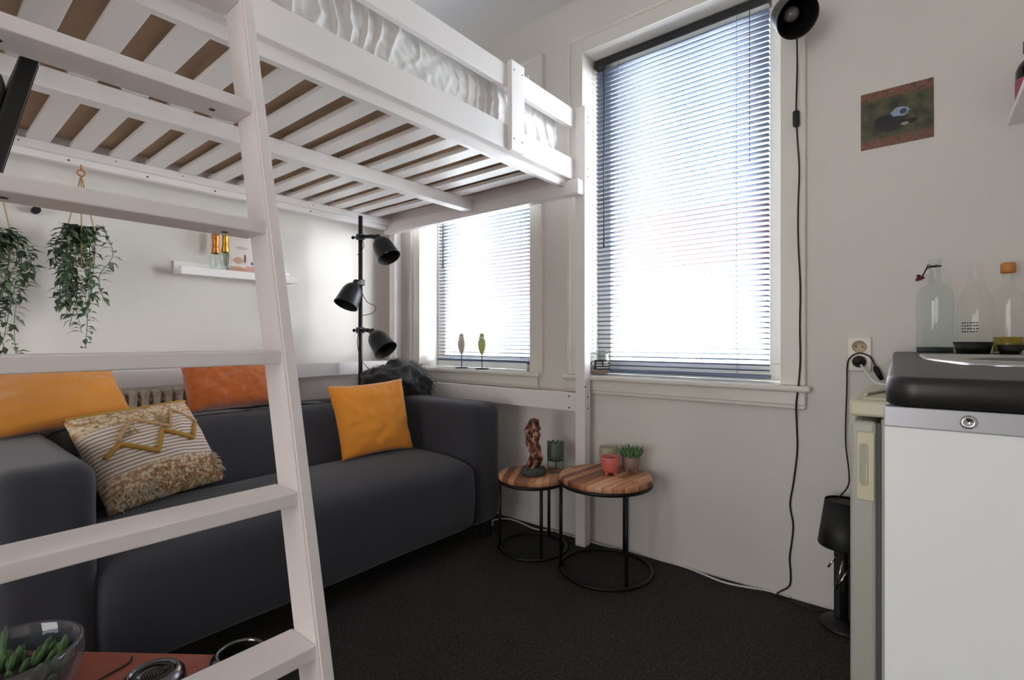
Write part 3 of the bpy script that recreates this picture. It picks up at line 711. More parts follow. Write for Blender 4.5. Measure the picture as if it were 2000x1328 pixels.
# ------------------------------------------------------------------ picture ledge and what stands on it
lg = thing('picture_ledge', 'white narrow picture ledge on the wall above the sofa', 'shelf', (1.15, 2.8, 1.32))
b = NB(); box(b, .864, 1.449, 2.75, 2.85, 1.322, 1.336, bev=.002); obj('shelf_board', b, 'white', lg)
b = NB(); box(b, .864, 1.449, 2.742, 2.754, 1.318, 1.358, bev=.003); obj('front_lip', b, 'white', lg)
b = NB(); box(b, .864, 1.449, 2.838, 2.85, 1.336, 1.39, bev=.002); obj('back_lip', b, 'white', lg)
def mini(x, y, h, foil, label):
    t = thing('bottle', label, 'bottle', (x, y, 1.336), 'small bottles on the picture ledge')
    b = NB(); lathe(b, [(0, 0), (.026, 0), (.028, .004), (.028, h * .42), (.024, h * .5), (.013, h * .6), (.012, h * .7), (0, h * .7)], (x, y, 1.336), (0, 0, 1), 24, cap=False); obj('glass', b, 'glassg', t, smooth=True)
    b = NB(); lathe(b, [(.0165, h * .5), (.019, h * .52), (.0145, h * .66), (.0145, h * .86), (.017, h * .88), (.017, h * .94), (.0145, h), (0, h)], (x, y, 1.336), (0, 0, 1), 24, cap=False); obj('foil', b, foil, t, smooth=True)
    return t
mini(1.036, 2.79, .208, 'copper', 'small clear bottle with copper foil neck, left of the pair on the ledge')
mini(1.085, 2.80, .236, 'gold', 'taller small clear bottle with gold foil neck beside the card')
def uvquad(bm, ps):
    l = bm.loops.layers.uv.verify(); f = bm.faces.new([bm.verts.new(p) for p in ps])
    for lp, c in zip(f.loops, ((0, 0), (1, 0), (1, 1), (0, 1))): lp[l].uv = c
b = NB(); uvquad(b, [(1.115, 2.822, 1.337), (1.245, 2.822, 1.337), (1.245, 2.834, 1.532), (1.115, 2.834, 1.532)])
cdp = obj('greeting_card', b, 'card'); md = cdp.modifiers.new('thickness', 'SOLIDIFY'); md.thickness = .002
tag(cdp, 'pale pink printed card leaning on the picture ledge by the bottles', 'card')
b = NB(); cyl(b, (.369, 2.853, 1.588), (.369, 2.82, 1.588), .012, seg=12); cyl(b, (.369, 2.853, 1.535), (.369, 2.81, 1.535), .014, seg=12); tube(b, [(.369, 2.825, 1.588), (.376, 2.818, 1.56), (.372, 2.815, 1.535)], .004, seg=8)
tag(obj('wall_hook', b, 'blackp'), 'small black hook on the wall left of the hanging plant', 'hook')

# ------------------------------------------------------------------ hanging plants
def leaf(b, p, d, up, ln, wd):
    d = Vector(d).normalized(); s = d.cross(Vector(up)).normalized(); n_ = s.cross(d)
    A = p; B = p + d * ln * .45 + s * wd + n_ * wd * .3; C = p + d * ln - n_ * ln * .25; D = p + d * ln * .45 - s * wd + n_ * wd * .3; E = p + d * ln * .5
    v = [b.verts.new(q) for q in (A, B, C, D, E)]
    for f in ((0, 1, 4), (1, 2, 4), (2, 3, 4), (3, 0, 4)): b.faces.new([v[i] for i in f]).smooth = True
def hanging(x, y, zh, zp, zl, label, spread, nst, seed, flower=False):
    random.seed(seed)
    t = thing('hanging_plant', label, 'plant', (x, y, zp), 'hanging plants under the bed')
    b = NB(); tube(b, [(x, y, zh + .042), (x, y, zh + .02)], .003, seg=8)
    tube(b, [(x + .012 * math.cos(a), y, zh + .008 + .012 * math.sin(a)) for a in [2 * PI * k / 14 for k in range(14)]], .003, seg=6, closed=True); obj('hook', b, 'copper', t)
    for a in (.4, 2.5, 4.6): b = NB(); tube(b, [(x, y, zh), (x + .055 * math.cos(a), y + .04 * math.sin(a), zp + .05), (x + .04 * math.cos(a), y + .03 * math.sin(a), zp - .07), (x, y, zp - .085)], .0022, seg=6); obj('cord', b, 'rope', t)
    b = NB(); lathe(b, [(0, -.08), (.03, -.078), (.045, -.05), (.05, -.01), (.046, .03), (.043, .03), (.046, -.01), (.04, -.05), (0, -.073)], (x, y, zp), (0, 0, 1), 24, cap=False); obj('pot', b, 'glass', t, smooth=True)
    b = NB(); b2 = NB(); bs = NB()
    for s in range(nst):
        a = random.uniform(0, 2 * PI); L_ = random.uniform(.45, 1.0) * (zp - zl); r0 = random.uniform(.3, 1) * spread
        if s < nst * .35: L_ = random.uniform(.1, .25); r0 = spread * random.uniform(.8, 1.25)
        ey = .7
        P = spline([(x, y, zp + .01), (x + r0 * .55 * math.cos(a), y + ey * r0 * .55 * math.sin(a), zp + .06 + random.uniform(0, .03)), (x + r0 * math.cos(a), y + ey * r0 * math.sin(a), zp - .02),
                    (x + .7 * r0 * math.cos(a) + random.uniform(-.02, .02), y + .7 * ey * r0 * math.sin(a), zp - L_ * .55), (x + .55 * r0 * math.cos(a) + random.uniform(-.03, .03), y + .55 * ey * r0 * math.sin(a), zp - L_)], 9)
        P = [Vector((p.x, min(p.y, 2.83), p.z)) for p in P]
        tube(bs, P, .0012, seg=4)
        acc = 0
        for p, q in zip(P, P[1:]):
            for k in range(1 if random.random() < .85 else 2):
                th = random.uniform(0, 2 * PI); d = Vector((math.cos(th), math.sin(th) * .8, random.uniform(-.8, .35)))
                leaf(b if random.random() < .7 else b2, p.lerp(q, random.random()), d, (random.uniform(-.3, .3), random.uniform(-.3, .3), 1), random.uniform(.034, .052), random.uniform(.008, .012))
    obj('foliage', b, 'leaf', t); obj('pale_foliage', b2, 'leaf2', t)['label'] = 'paler green leaves'; obj('stems', bs, 'leaf', t)
    if flower:
        b = NB()
        for k in range(9):
            a = 2 * PI * k / 9; ball(b, (x + .045 + .012 * math.cos(a), y + .012 * math.sin(a) - .02, zh - .10 + .01 * math.sin(2 * a)), .012, sub=2)
        obj('flower', b, 'pinkflower', t)['label'] = 'pink flower'
    return t
hanging(.487, 2.685, 1.68, 1.385, .96, 'trailing leafy plant hanging whole in view left of the picture ledge', .10, 16, 3)
hanging(.235, 2.685, 1.68, 1.33, .86, 'trailing leafy plant cut off by the left edge of the photo', .095, 17, 5, flower=True)
random.seed(21)

# ------------------------------------------------------------------ television at the left edge
tv = thing('television', 'black flat television tilted down under the head of the bed, seen edge on', 'television', (.12, 2.0, 1.35))
TM = Matrix.Translation((.1266, 0, 1.384)) @ Matrix.Rotation(math.radians(12.6), 4, 'Y')
b = NB(); box(b, -.013, .012, 1.225, 2.13, -.40, .127, bev=.004, M4=TM); obj('casing', b, 'blackp', tv)
b = NB(); box(b, .0115, .0135, 1.235, 2.12, -.39, .117, M4=TM); obj('screen', b, 'tvscreen', tv)
b = NB(); box(b, -.085, -.012, 1.235, 2.10, -.32, .105, bev=.05, M4=TM, seg=5); obj('back_cover', b, 'tvback', tv, smooth=True)
b = NB(); box(b, -.03, .07, 1.6, 1.8, 1.30, 1.36, bev=.004); box(b, -.045, -.02, 1.3025, 2.70, 1.29, 1.37, bev=.004); obj('mount', b, 'blackp', tv)

# ------------------------------------------------------------------ nest of side tables
def side_table(cx, cy, R, zt, angs, pm, label, rr=.0085):
    t = thing('side_table', label, 'table', (cx, cy, 0), 'round side tables')
    b = NB(); lathe(b, [(0, -.024), (R - .004, -.024), (R, -.02), (R, -.004), (R - .004, 0), (0, 0)], (cx, cy, zt), (0, 0, 1), 64, cap=False); o = obj('tabletop', b, pm, t)
    b = NB(); tube(b, [(cx + (R - .006) * math.cos(a), cy + (R - .006) * math.sin(a), zt - .030) for a in [2 * PI * k / 64 for k in range(64)]], rr, seg=8, closed=True); obj('top_ring', b, 'black', t, smooth=True)
    b = NB(); tube(b, [(cx + (R - .004) * math.cos(a), cy + (R - .004) * math.sin(a), rr) for a in [2 * PI * k / 64 for k in range(64)]], rr, seg=8, closed=True); obj('floor_ring', b, 'black', t, smooth=True)
    for a in angs:
        a = math.radians(a); b = NB(); x, y = cx + (R - .006) * math.cos(a), cy + (R - .006) * math.sin(a)
        cyl(b, (x, y, .006), (x, y, zt - .026), .0075, seg=12); obj('leg', b, 'black', t, smooth=True)
T1 = (1.94, 1.447, .164, .358); T2 = (1.954, 1.062, .20, .412)
side_table(*T1, (129, 231, 5), 'plank2', 'smaller lower round wooden side table beside the sofa arm')
side_table(*T2, (129, 233.5, 2), 'plank', 'larger round wooden side table with pots beside the bed post')
# carved root sculpture
sc = thing('sculpture', 'twisted reddish wooden root sculpture on a dark stone base', 'sculpture', (1.925, 1.43, .358))
cx, cy = 1.925, 1.43
b = NB(); lathe(b, [(0, 0), (.056, 0), (.062, .008), (.061, .024), (.055, .033), (0, .035)], (cx, cy, .3585), (0, 0, 1), 32, cap=False); obj('base', b, 'stone', sc, smooth=True)
b = NB()
for s in range(5):
    P = []; ph = s * 2 * PI / 5; tw = 1 if s % 2 else -1
    for k in range(27):
        u = k / 26; rr = (.019 + .007 * math.sin(u * 9 + s)) * (1 - .45 * max(0, u - .75) * 4 * .6); a = ph + tw * u * 5.2
        P.append((cx + rr * math.cos(a) + .010 * math.sin(u * 7), cy + rr * math.sin(a) + .004 * math.cos(u * 9), .385 + u * .235))
    tube(b, P, [.0115 * (.75 + .45 * abs(math.sin(u * 6 + s * 1.7))) for u in [k / 26 for k in range(27)]], seg=10)
for k in range(7):
    a = random.uniform(0, 6.28); ball(b, (cx + .026 * math.cos(a), cy + .026 * math.sin(a), .40 + k * .03), .011, sub=2)
ball(b, (cx, cy, .605), .026, sz=.9)
obj('carving', b, 'root', sc, smooth=True)
# crown candle holder
ch = thing('candle_holder', 'grey green crown-edged candle holder on thin legs behind the root sculpture', 'candle holder', (2.045, 1.385, .358))
cx, cy, zt = 2.045, 1.385, .358
b = NB(); seg = 40; rings = []
for h in (.05, .052, .07, .1, .13):
    r0 = {.05: .002, .052: .036}.get(h, .041); rings.append([b.verts.new((cx + r0 * math.cos(2 * PI * k / seg), cy + r0 * math.sin(2 * PI * k / seg), zt + h)) for k in range(seg)])
rings.append([b.verts.new((cx + .042 * math.cos(2 * PI * k / seg), cy + .042 * math.sin(2 * PI * k / seg), zt + .134 + .012 * abs(math.sin(k * PI / 4)))) for k in range(seg)])
for A, B in zip(rings, rings[1:]):
    for k in range(seg): b.faces.new((A[k], A[(k + 1) % seg], B[(k + 1) % seg], B[k])).smooth = True
o = obj('cup', b, 'greenglaze', ch); md = o.modifiers.new('thickness', 'SOLIDIFY'); md.thickness = .003
b = NB()
for a in (.5, 2.1, 3.7, 5.2): cyl(b, (cx + .038 * math.cos(a), cy + .038 * math.sin(a), zt), (cx + .038 * math.cos(a), cy + .038 * math.sin(a), zt + .06), .0022, seg=8)
tube(b, [(cx + .039 * math.cos(a), cy + .039 * math.sin(a), zt + .003) for a in [2 * PI * k / 30 for k in range(30)]], .002, seg=6, closed=True)
obj('stand', b, 'greenglaze', ch)
# little pots on the larger table
def tripot(name, label, x, y, R, H, m, plant):
    t = thing(name, label, 'pot', (x, y, T2[3]), 'little footed pots on the larger side table'); z = T2[3]
    b = NB(); lathe(b, [(0, .012), (R * .55, .014), (R * .88, H * .32), (R, H * .62), (R * .97, H * .98), (R * .95, H), (R * .88, H * .98), (R * .9, H * .6), (0, H * .55)], (x, y, z), (0, 0, 1), 32, cap=False); obj('bowl', b, m, t, smooth=True)
    for a in (.7, 2.8, 4.9): 
        b = NB(); lathe(b, [(.004, 0), (.007, .004), (.010, .02), (.006, .03)], (x + R * .5 * math.cos(a), y + R * .5 * math.sin(a), z), (0, 0, 1), 12); obj('foot', b, m, t, smooth=True)
    b = NB(); lathe(b, [(0, H * .86), (R * .6, H * .87), (R * .9, H * .84)], (x, y, z), (0, 0, 1), 24, cap=False); obj('soil', b, 'soil', t)
    if plant:
        b = NB()
        for k in range(64):
            a = random.uniform(0, 6.28); rr = R * .85 * math.sqrt(random.random()); p = Vector((x + rr * math.cos(a), y + rr * math.sin(a), z + H * .85)); tl = rr / R
            d = Vector((math.cos(a) * tl * .8, math.sin(a) * tl * .8, 1)).normalized(); L_ = random.uniform(.035, .06)
            tube(b, [p, p + d * L_ * .5, p + d * L_], [.004, .0042, .0008], seg=6)
        obj('succulent', b, 'succ', t, smooth=True)
    return t
tripot('plant_pot', 'pink footed ceramic pot in the middle of the larger side table', 1.968, 1.045, .042, .082, 'pinkpot', False)
tripot('plant_pot', 'greyish ceramic pot holding a spiky green succulent', 2.062, .995, .039, .078, 'greypot', True)
tripot('plant_pot', 'cream footed pot standing behind the pink pot', 2.085, 1.118, .042, .095, 'creampot', False)

# ------------------------------------------------------------------ window sill ornaments
def mask(x, y, m, label):
    z = ZS; t = thing('mask_ornament', label, 'ornament', (x, y, z), 'face ornaments on the window sill'); 
    b = NB(); lathe(b, [(0, 0), (.042, 0), (.044, .003), (.03, .006), (0, .007)], (x, y, z), (0, 0, 1), 28, cap=False); obj('base', b, 'black', t, smooth=True)
    b = NB(); cyl(b, (x, y, z + .005), (x, y, z + .085), .0025, seg=8); obj('rod', b, 'black', t)
    b = NB(); prof = [(0, .08), (.008, .086), (.024, .115), (.031, .145), (.030, .163), (.022, .178), (.017, .182), (.017, .19), (.02, .196), (.018, .204), (.008, .214), (.0, .218)]
    lathe(b, prof, (x, y, z), (0, 0, 1), 28, cap=False)
    for v in b.verts: v.co.x = x + (v.co.x - x) * .45
    f = obj('face', b, m, t, smooth=True)
    b = NB(); ball(b, (x - .0115, y + .001, z + .148), .0055, sz=1.8)
    for s in (-1, 1): ball(b, (x - .0105, y + s * .010, z + .156), .004, sy=1.6, sz=.6)
    ball(b, (x - .0105, y, z + .130), .0042, sy=1.8, sz=.6); obj('features', b, m, f, smooth=True)
    b = NB(); lathe(b, [(.0, .181), (.0255, .181), (.0265, .184), (.0255, .192), (0, .192)], (x, y, z), (0, 0, 1), 24, cap=False)
    for v in b.verts: v.co.x = x + (v.co.x - x) * .5
    obj('headband', b, 'paper', f, smooth=True)
mask(2.215, 2.20, 'maskgrey', 'taupe mask ornament on a rod, left one on the window sill')
mask(2.215, 2.03, 'maskgreen', 'olive green mask ornament on a rod, right one on the window sill')
vb = thing('small_bottle', 'tiny pale bottle with blue cap at the right end of the rear window sill', 'bottle', (2.235, 1.692, ZS))
b = NB(); lathe(b, [(0, 0), (.012, 0), (.013, .003), (.013, .032), (.009, .038), (0, .038)], (2.235, 1.692, ZS), (0, 0, 1), 20, cap=False); obj('body', b, 'creampot', vb, smooth=True)
b = NB(); lathe(b, [(0, .037), (.012, .037), (.012, .056), (0, .057)], (2.235, 1.692, ZS), (0, 0, 1), 20, cap=False); obj('cap', b, 'bluebottle', vb, smooth=True)
# glass jar with a black label
jr = thing('glass_jar', 'clear clip-top glass jar with black label on the sill by the bed post', 'jar', (2.228, 1.243, ZS))
jx, jy = 2.232, 1.247
b = NB(); lathe(b, [(0, .002), (.044, .002), (.049, .008), (.050, .085), (.044, .098), (.044, .110), (.042, .110), (.042, .098), (.047, .084), (.046, .010), (0, .006)], (jx, jy, ZS), (0, 0, 1), 32, cap=False); obj('body', b, 'glassg', jr, smooth=True)
b = NB(); lathe(b, [(0, .112), (.045, .112), (.046, .118), (.044, .124), (0, .126)], (jx, jy, ZS), (0, 0, 1), 32, cap=False); obj('lid', b, 'glassg', jr, smooth=True)
b = NB(); tube(b, [(jx + .049 * math.cos(a), jy + .049 * math.sin(a), ZS + .104) for a in [2 * PI * k / 30 for k in range(30)]], .0018, seg=6, closed=True); tube(b, [(jx - .02, jy + .047, ZS + .104), (jx - .024, jy + .056, ZS + .075), (jx - .02, jy + .05, ZS + .05)], .0018, seg=6); obj('clip', b, 'steel', jr)
b = NB()
def wrapped(b, a0, a1, z0, z1, R):
    n_ = 10; q = [[b.verts.new((jx + R * math.cos(a0 + (a1 - a0) * k / n_), jy + R * math.sin(a0 + (a1 - a0) * k / n_), z)) for z in (z0, z1)] for k in range(n_ + 1)]
    for A, B in zip(q, q[1:]): b.faces.new((A[0], B[0], B[1], A[1])).smooth = True
wrapped(b, PI * 1.0, PI * 1.62, ZS + .028, ZS + .076, .0508); lb = obj('label', b, 'blackp', jr)
b = NB()
for z, a0, a1 in ((.062, 1.08, 1.24), (.062, 1.28, 1.46), (.050, 1.06, 1.26), (.050, 1.29, 1.54), (.037, 1.08, 1.54)):
    n_ = 7
    for k in range(n_):
        w = (a1 - a0) / n_; wrapped(b, PI * (a0 + k * w), PI * (a0 + (k + .72) * w), ZS + z - .003, ZS + z + .004, .0512)
obj('lettering', b, 'paper', lb)
b = NB(); lathe(b, [(0, .008), (.045, .008), (.045, .026), (0, .026)], (jx, jy, ZS), (0, 0, 1), 24, cap=False); obj('contents', b, 'jampink', jr)

# ------------------------------------------------------------------ photo on the wall
b = NB(); uvquad(b, [(XW - .003, .163, 1.678), (XW - .003, -.038, 1.679), (XW - .003, -.037, 1.878), (XW - .003, .163, 1.877)])
ph_ = obj('photo_print', b, 'print'); md = ph_.modifiers.new('thickness', 'SOLIDIFY'); md.thickness = .003
tag(ph_, 'unframed photo print of a dark animal on grass, stuck on the wall', 'picture')

# ------------------------------------------------------------------ socket
so = thing('wall_socket', 'white double wall socket above the fridge', 'socket', (XW, .167, .95))
b = NB(); box(b, XW - .012, XW, .131, .204, .888, 1.011, bev=.004); obj('plate', b, 'socket', so)
for z in (.976, .923):
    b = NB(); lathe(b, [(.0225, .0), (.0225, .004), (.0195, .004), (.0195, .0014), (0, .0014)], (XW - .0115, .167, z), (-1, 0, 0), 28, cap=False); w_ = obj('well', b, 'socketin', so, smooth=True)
    b = NB()
    for s in (-1, 1): cyl(b, (XW - .0136, .167 + s * .0095, z), (XW - .0125, .167 + s * .0095, z), .0028, seg=10)
    obj('pin_hole', b, 'blackp', w_)

# ------------------------------------------------------------------ fridge
fr = thing('fridge', 'cream under-counter fridge standing between the kitchen counter and the far wall', 'fridge', (1.74, -.16, 0))
b = NB(); box(b, 1.487, 2.0, -.42, .0716, .02, .812, bev=.006); obj('body', b, 'fridge', fr)
b = NB(); box(b, 1.489, 1.998, .0716, .0796, .05, .80); obj('gasket', b, 'gasket', fr)
b = NB(); box(b, 1.485, 2.0, .0796, .1327, .045, .803, bev=.009, seg=3); dr = obj('door', b, 'fridge', fr)
b = NB(); box(b, 1.4795, 1.4865, .083, .1195, .612, .778, bev=.003); hd = obj('handle', b, 'fridgelid', dr)
b = NB(); P = []
for k in range(24):
    a = 2 * PI * k / 24; yy = .1055 + .0075 * math.cos(a); zz = (.742 if math.sin(a) >= 0 else .656) + .0075 * math.sin(a); P.append((1.479, yy, zz))
tube(b, P, .0022, seg=6, closed=True); obj('grip_rim', b, 'fridgelid', hd)
b = NB(); f = b.faces.new([b.verts.new((1.4792, y, z)) for _, y, z in P]); obj('grip_recess', b, 'gasket2', hd) if False else b.free()
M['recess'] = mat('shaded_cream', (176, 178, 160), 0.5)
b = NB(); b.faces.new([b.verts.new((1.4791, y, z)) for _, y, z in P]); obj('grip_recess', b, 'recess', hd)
b = NB(); box(b, 1.483, 2.004, -.42, .134, .814, .853, bev=.008, seg=3); box(b, 1.52, 1.97, -.40, .11, .85, .858, bev=.003); obj('lid', b, 'fridgelid', fr)
b = NB(); tube(b, spline([(XW - .03, .167, .923), (2.12, .15, .90), (2.03, .12, .868), (1.98, .10, .861), (1.85, .05, .861), (1.70, .075, .861), (1.6, .10, .861), (1.55, .105, .861)], 8), .004, seg=8); pc = obj('power_cord', b, 'cablew', fr, smooth=True)
b = NB(); lathe(b, [(0, 0), (.0185, 0), (.0195, .01), (.0195, .026), (.012, .036), (.006, .05), (0, .05)], (XW - .012, .167, .923), (-1, 0, 0), 24, cap=False); obj('plug', b, 'blackp', pc, smooth=True)

# ------------------------------------------------------------------ table lamp beside the fridge
tl = thing('table_lamp', 'small black table lamp with chrome legs on the floor beside the fridge', 'lamp', (2.085, .205, 0))
lx, lyy = 2.085, .205
b = NB(); lathe(b, [(0, 0), (.072, 0), (.075, .006), (.07, .016), (.02, .024), (0, .026)], (lx, lyy, 0), (0, 0, 1), 32, cap=False); obj('base', b, 'blackp', tl, smooth=True)
b = NB(); cyl(b, (lx, lyy, .02), (lx, lyy, .30), .011, seg=14); box(b, lx + .01, lx + .035, lyy - .05, lyy + .03, .02, .26, bev=.004); obj('column', b, 'blackp', tl)
b = NB(); P0 = ray(1631, 1083, 1.70)
for (a, c) in (((1648, 1090), (1632, 1150)), ((1660, 1108), (1633, 1150)), ((1634, 1083), (1617, 1108))): tube(b, [ray(*a, 1.70), ray(*c, 1.70)], .003, seg=8)
obj('chrome_bar', b, 'chrome', tl)
b = NB(); lathe(b, [(.054, .44), (.056, .442), (.078, .288), (.076, .284), (.073, .288), (.051, .436)], (lx, lyy, 0), (0, 0, 1), 36, cap=False); lathe(b, [(0, .436), (.052, .436)], (lx, lyy, 0), (0, 0, 1), 36, cap=False); obj('shade', b, 'blackp', tl, smooth=True)
cp = []
for (u, v) in ((1722, 742), (1712, 722), (1702, 700), (1690, 692), (1676, 690), (1662, 697), (1655, 712), (1654, 760), (1652, 820), (1652, 870), (1658, 920), (1656, 950), (1650, 985)):
    r = (u - 1000) / 980; xt = 2.165 if v < 900 else 2.12
    if u > 1700 and v > 690: xt = 2.17
    cp.append(ray(u, v, xt / (math.cos(YAW) + math.sin(YAW) * r)))
cp[-1] = Vector((lx + .01, lyy + .02, .44))
b = NB(); tube(b, spline(cp, 6), .0025, seg=8); lc = obj('cord', b, 'blackp', tl, smooth=True)
b = NB(); tube(b, [cp[0], cp[0].lerp(cp[1], .5), cp[1], cp[1].lerp(cp[2], .3)], [.006, .009, .0095, .006], seg=10); obj('inline_connector', b, 'blackp', lc, smooth=True)

# ------------------------------------------------------------------ kitchen run
KA = math.radians(1.66)
KM = Matrix.Translation((.69, .029, 0)) @ Matrix.Rotation(KA, 4, 'Z')          # local: x along the run, y = 0 at the front edge, -y to the wall
kc = thing('kitchen_cabinet', 'white kitchen base cabinet with plain end panel under the dark worktop', 'cabinet', (1.05, -.27, 0))
b = NB(); box(b, .004, .022, -.565, .001, 0, .905, bev=.0015, M4=KM); obj('end_panel', b, 'panel', kc)
b = NB(); box(b, .002, .026, -.566, .0015, .905, .927, bev=.001, M4=KM); obj('edge_strip', b, 'alu', kc)
b = NB(); box(b, .026, .76, -.56, -.03, .10, .92, M4=KM); box(b, .026, .76, -.56, -.08, 0, .10, M4=KM); obj('body', b, 'panel', kc)
for x0_, x1_ in ((.03, .39), (.395, .755)):
    b = NB(); box(b, x0_, x1_, -.03, -.012, .12, .91, bev=.003, M4=KM); d_ = obj('door', b, 'panel', kc)
    b = NB(); box(b, x0_ + .14, x0_ + .24, -.013, .002, .86, .872, bev=.003, M4=KM); obj('handle', b, 'steel', d_)
p = KM @ Vector((.002, -.068, .9157))
b = NB(); lathe(b, [(0, .0), (.0062, .0), (.007, .002), (.0062, .0045), (.0036, .005), (.0028, .003), (0, .003)], p, (-1, 0, 0), 24, cap=False); obj('knob', b, 'chrome', kc, smooth=True)
# worktop with rounded front edge and corners
b = NB(); b2 = bmesh.new()
def prof(ins, z, R=.028):
    P = []; x0_, x1_, y0_, y1_ = 0 + ins, 1.478, -.575, 0 - ins; rr = max(.003, R - ins)
    for k in range(9): a = PI / 2 + k * PI / 16; P.append((x0_ + rr + rr * math.cos(a), y1_ - rr + rr * math.sin(a)))
    P += [(x0_, y0_), (x1_, y0_), (x1_ + .0, y1_ - .03)]
    for k in range(1, 6): a = k * PI / 12; P.append((x1_ - .03 + .03 * math.cos(a), y1_ - .03 + .03 * math.sin(a)))
    return [KM @ Vector((x, y, z)) for x, y in P]
layers = [(.004, .9275), (.0, .9305), (.0, .951), (.0015, .956), (.004, .959), (.008, .960)]
rings = [[b.verts.new(v) for v in prof(i, z)] for i, z in layers]; n_ = len(rings[0])
for A, B in zip(rings, rings[1:]):
    for k in range(n_): b.faces.new((A[k], A[(k + 1) % n_], B[(k + 1) % n_], B[k])).smooth = True
b.faces.new(rings[0][::-1]); b.faces.new(rings[-1])
tag(obj('worktop', b, 'worktop', None), 'dark slate-look kitchen worktop with rounded edge', 'worktop')
# sink
sk = thing('sink', 'stainless steel inset sink in the kitchen worktop', 'sink', (1.35, -.28, .96))
b = NB(); zz = .9605
out = [(.35, -.10), (.62, -.055), (.98, -.055), (.98, -.50), (.35, -.50)]
outer = []
def arcs(P, r):
    O = []
    for i, p in enumerate(P):
        p = Vector(p); a = (Vector(P[i - 1]) - p).normalized(); c = (Vector(P[(i + 1) % len(P)]) - p).normalized()
        for k in range(6):
            t = k / 5; q0 = p + a * r; q1 = p + c * r; O.append(q0 * (1 - t) ** 2 + p * 2 * t * (1 - t) + q1 * t * t)
    return O
O = arcs(out, .05); n_ = len(O); cc = Vector((.68, -.275))
rg = []
for sc_, dz in ((1.0, 0), (1.0, .003), (.985, .005), (.97, .003)):
    rg.append([b.verts.new(KM @ Vector((*(cc + (q - cc) * sc_), zz + dz))) for q in O])
ring = []
for rr, dz in ((.185, .003), (.178, -.0), (.165, -.02), (.15, -.029), (.02, -.0315)):
    R_ = []
    for q in O:
        d = (q - cc).normalized() * rr; R_.append(b.verts.new(KM @ Vector((cc.x + d.x, cc.y + d.y, zz + dz))))
    rg.append(R_)
for A, B in zip(rg, rg[1:]):
    for k in range(n_): b.faces.new((A[k], A[(k + 1) % n_], B[(k + 1) % n_], B[k])).smooth = True
b.faces.new(rg[-1]); obj('basin', b, 'steel', sk)
b = NB(); p = KM @ Vector((.68, -.275, zz - .031)); lathe(b, [(0, 0), (.022, 0), (.024, .002), (0, .003)], p, (0, 0, 1), 20, cap=False); obj('drain', b, 'chrome', sk, smooth=True)

# ------------------------------------------------------------------ bottles on the worktop
def kb(label, x, y, R, H, profile, m='glassg', seg=36):
    t = thing('bottle', label, 'bottle', (x, y, .96), 'bottles at the far end of the worktop')
    b = NB(); lathe(b, [(R * a, H * h) for a, h in profile], (x, y, .9605), (0, 0, 1), seg, cap=False); g = obj('glass', b, m, t, smooth=True)
    return t
bx, by = 2.105, -.0385
t = kb('round swing-top glass bottle, leftmost of the three on the worktop', bx, by, .047, .312, [(0, .0), (.94, .0), (1, .02), (1, .56), (.96, .61), (.75, .67), (.42, .71), (.32, .75), (.30, .9), (.36, .92), (.36, .95), (.33, .96)])
b = NB(); lathe(b, [(0, .0), (.044, .0), (.046, .004), (.046, .016), (0, .017)], (bx, by, .961), (0, 0, 1), 30, cap=False); obj('thick_base', b, 'stone', t, smooth=True)
b = NB(); z = .9605 + .312 * .9
tube(b, [(bx - .018, by, z - .01), (bx - .02, by + .016, z), (bx - .02, by + .03, z - .035)], .0018, seg=6); tube(b, [(bx + .012, by - .005, z), (bx - .01, by + .02, z - .012), (bx - .02, by + .034, z - .04)], .0018, seg=6)
tube(b, [(bx + .016 * math.cos(a), by + .016 * math.sin(a), z - .005) for a in [2 * PI * k / 20 for k in range(20)]], .0016, seg=6, closed=True); obj('wire_bail', b, 'black', t)
b = NB(); lathe(b, [(0, 0), (.012, 0), (.013, .004), (.007, .008), (.005, .016), (0, .017)], (bx - .02, by + .036, z - .046), (.2, .35, .9), 16, cap=False); obj('stopper', b, 'redcap', t, smooth=True)
bx, by = 2.105, -.1345
t = kb('open clear glass bottle with small printed text, middle one on the worktop', bx, by, .045, .278, [(0, 0), (.95, 0), (1, .02), (1, .45), (.9, .56), (.6, .72), (.4, .82), (.36, .93), (.42, .95), (.42, .99), (.36, 1.0)], m='glass')
b = NB(); jx, jy = bx, by
for q, z in enumerate((.063, .072, .081, .090)):
    for k in range(6): wrapped(b, PI * (.74 + k * .05), PI * (.78 + k * .05 - .006 * ((q + k) % 3)), .9605 + z, .9605 + z + .0035, .0456)
obj('printed_text', b, 'blackp', t)
bx, by = 2.108, -.207
t = kb('square-shouldered bottle with orange cap and a little olive oil', bx, by, .036, .262, [(0, 0), (.96, 0), (1, .02), (1, .62), (.93, .69), (.55, .74), (.36, .78), (.34, .93)], m='glass')
b = NB(); lathe(b, [(0, .003), (.033, .004), (.033, .048), (0, .048)], (bx, by, .961), (0, 0, 1), 28, cap=False); obj('oil', b, 'oil', t, smooth=True)
b = NB(); lathe(b, [(0, .24), (.016, .24), (.0175, .244), (.0175, .266), (.015, .271), (0, .272)], (bx, by, .9605), (0, 0, 1), 24, cap=False); obj('cap', b, 'corkcap', t, smooth=True)
def dish(x, y, w, h, label):
    b = NB(); lathe(b, [(0, 0), (w * .80, 0), (w, h), (w * .93, h), (w * .74, .004), (0, .004)], (x, y, .9605), (0, 0, 1), 28, cap=False)
    tag(obj('dish', b, 'blackp', smooth=True), label, 'dish', 'black dishes on the worktop')
dish(1.995, -.122, .045, .034, 'black tapered dish in front of the middle bottle')
dish(1.985, -.203, .032, .026, 'smaller black dish in front of the orange-capped bottle')
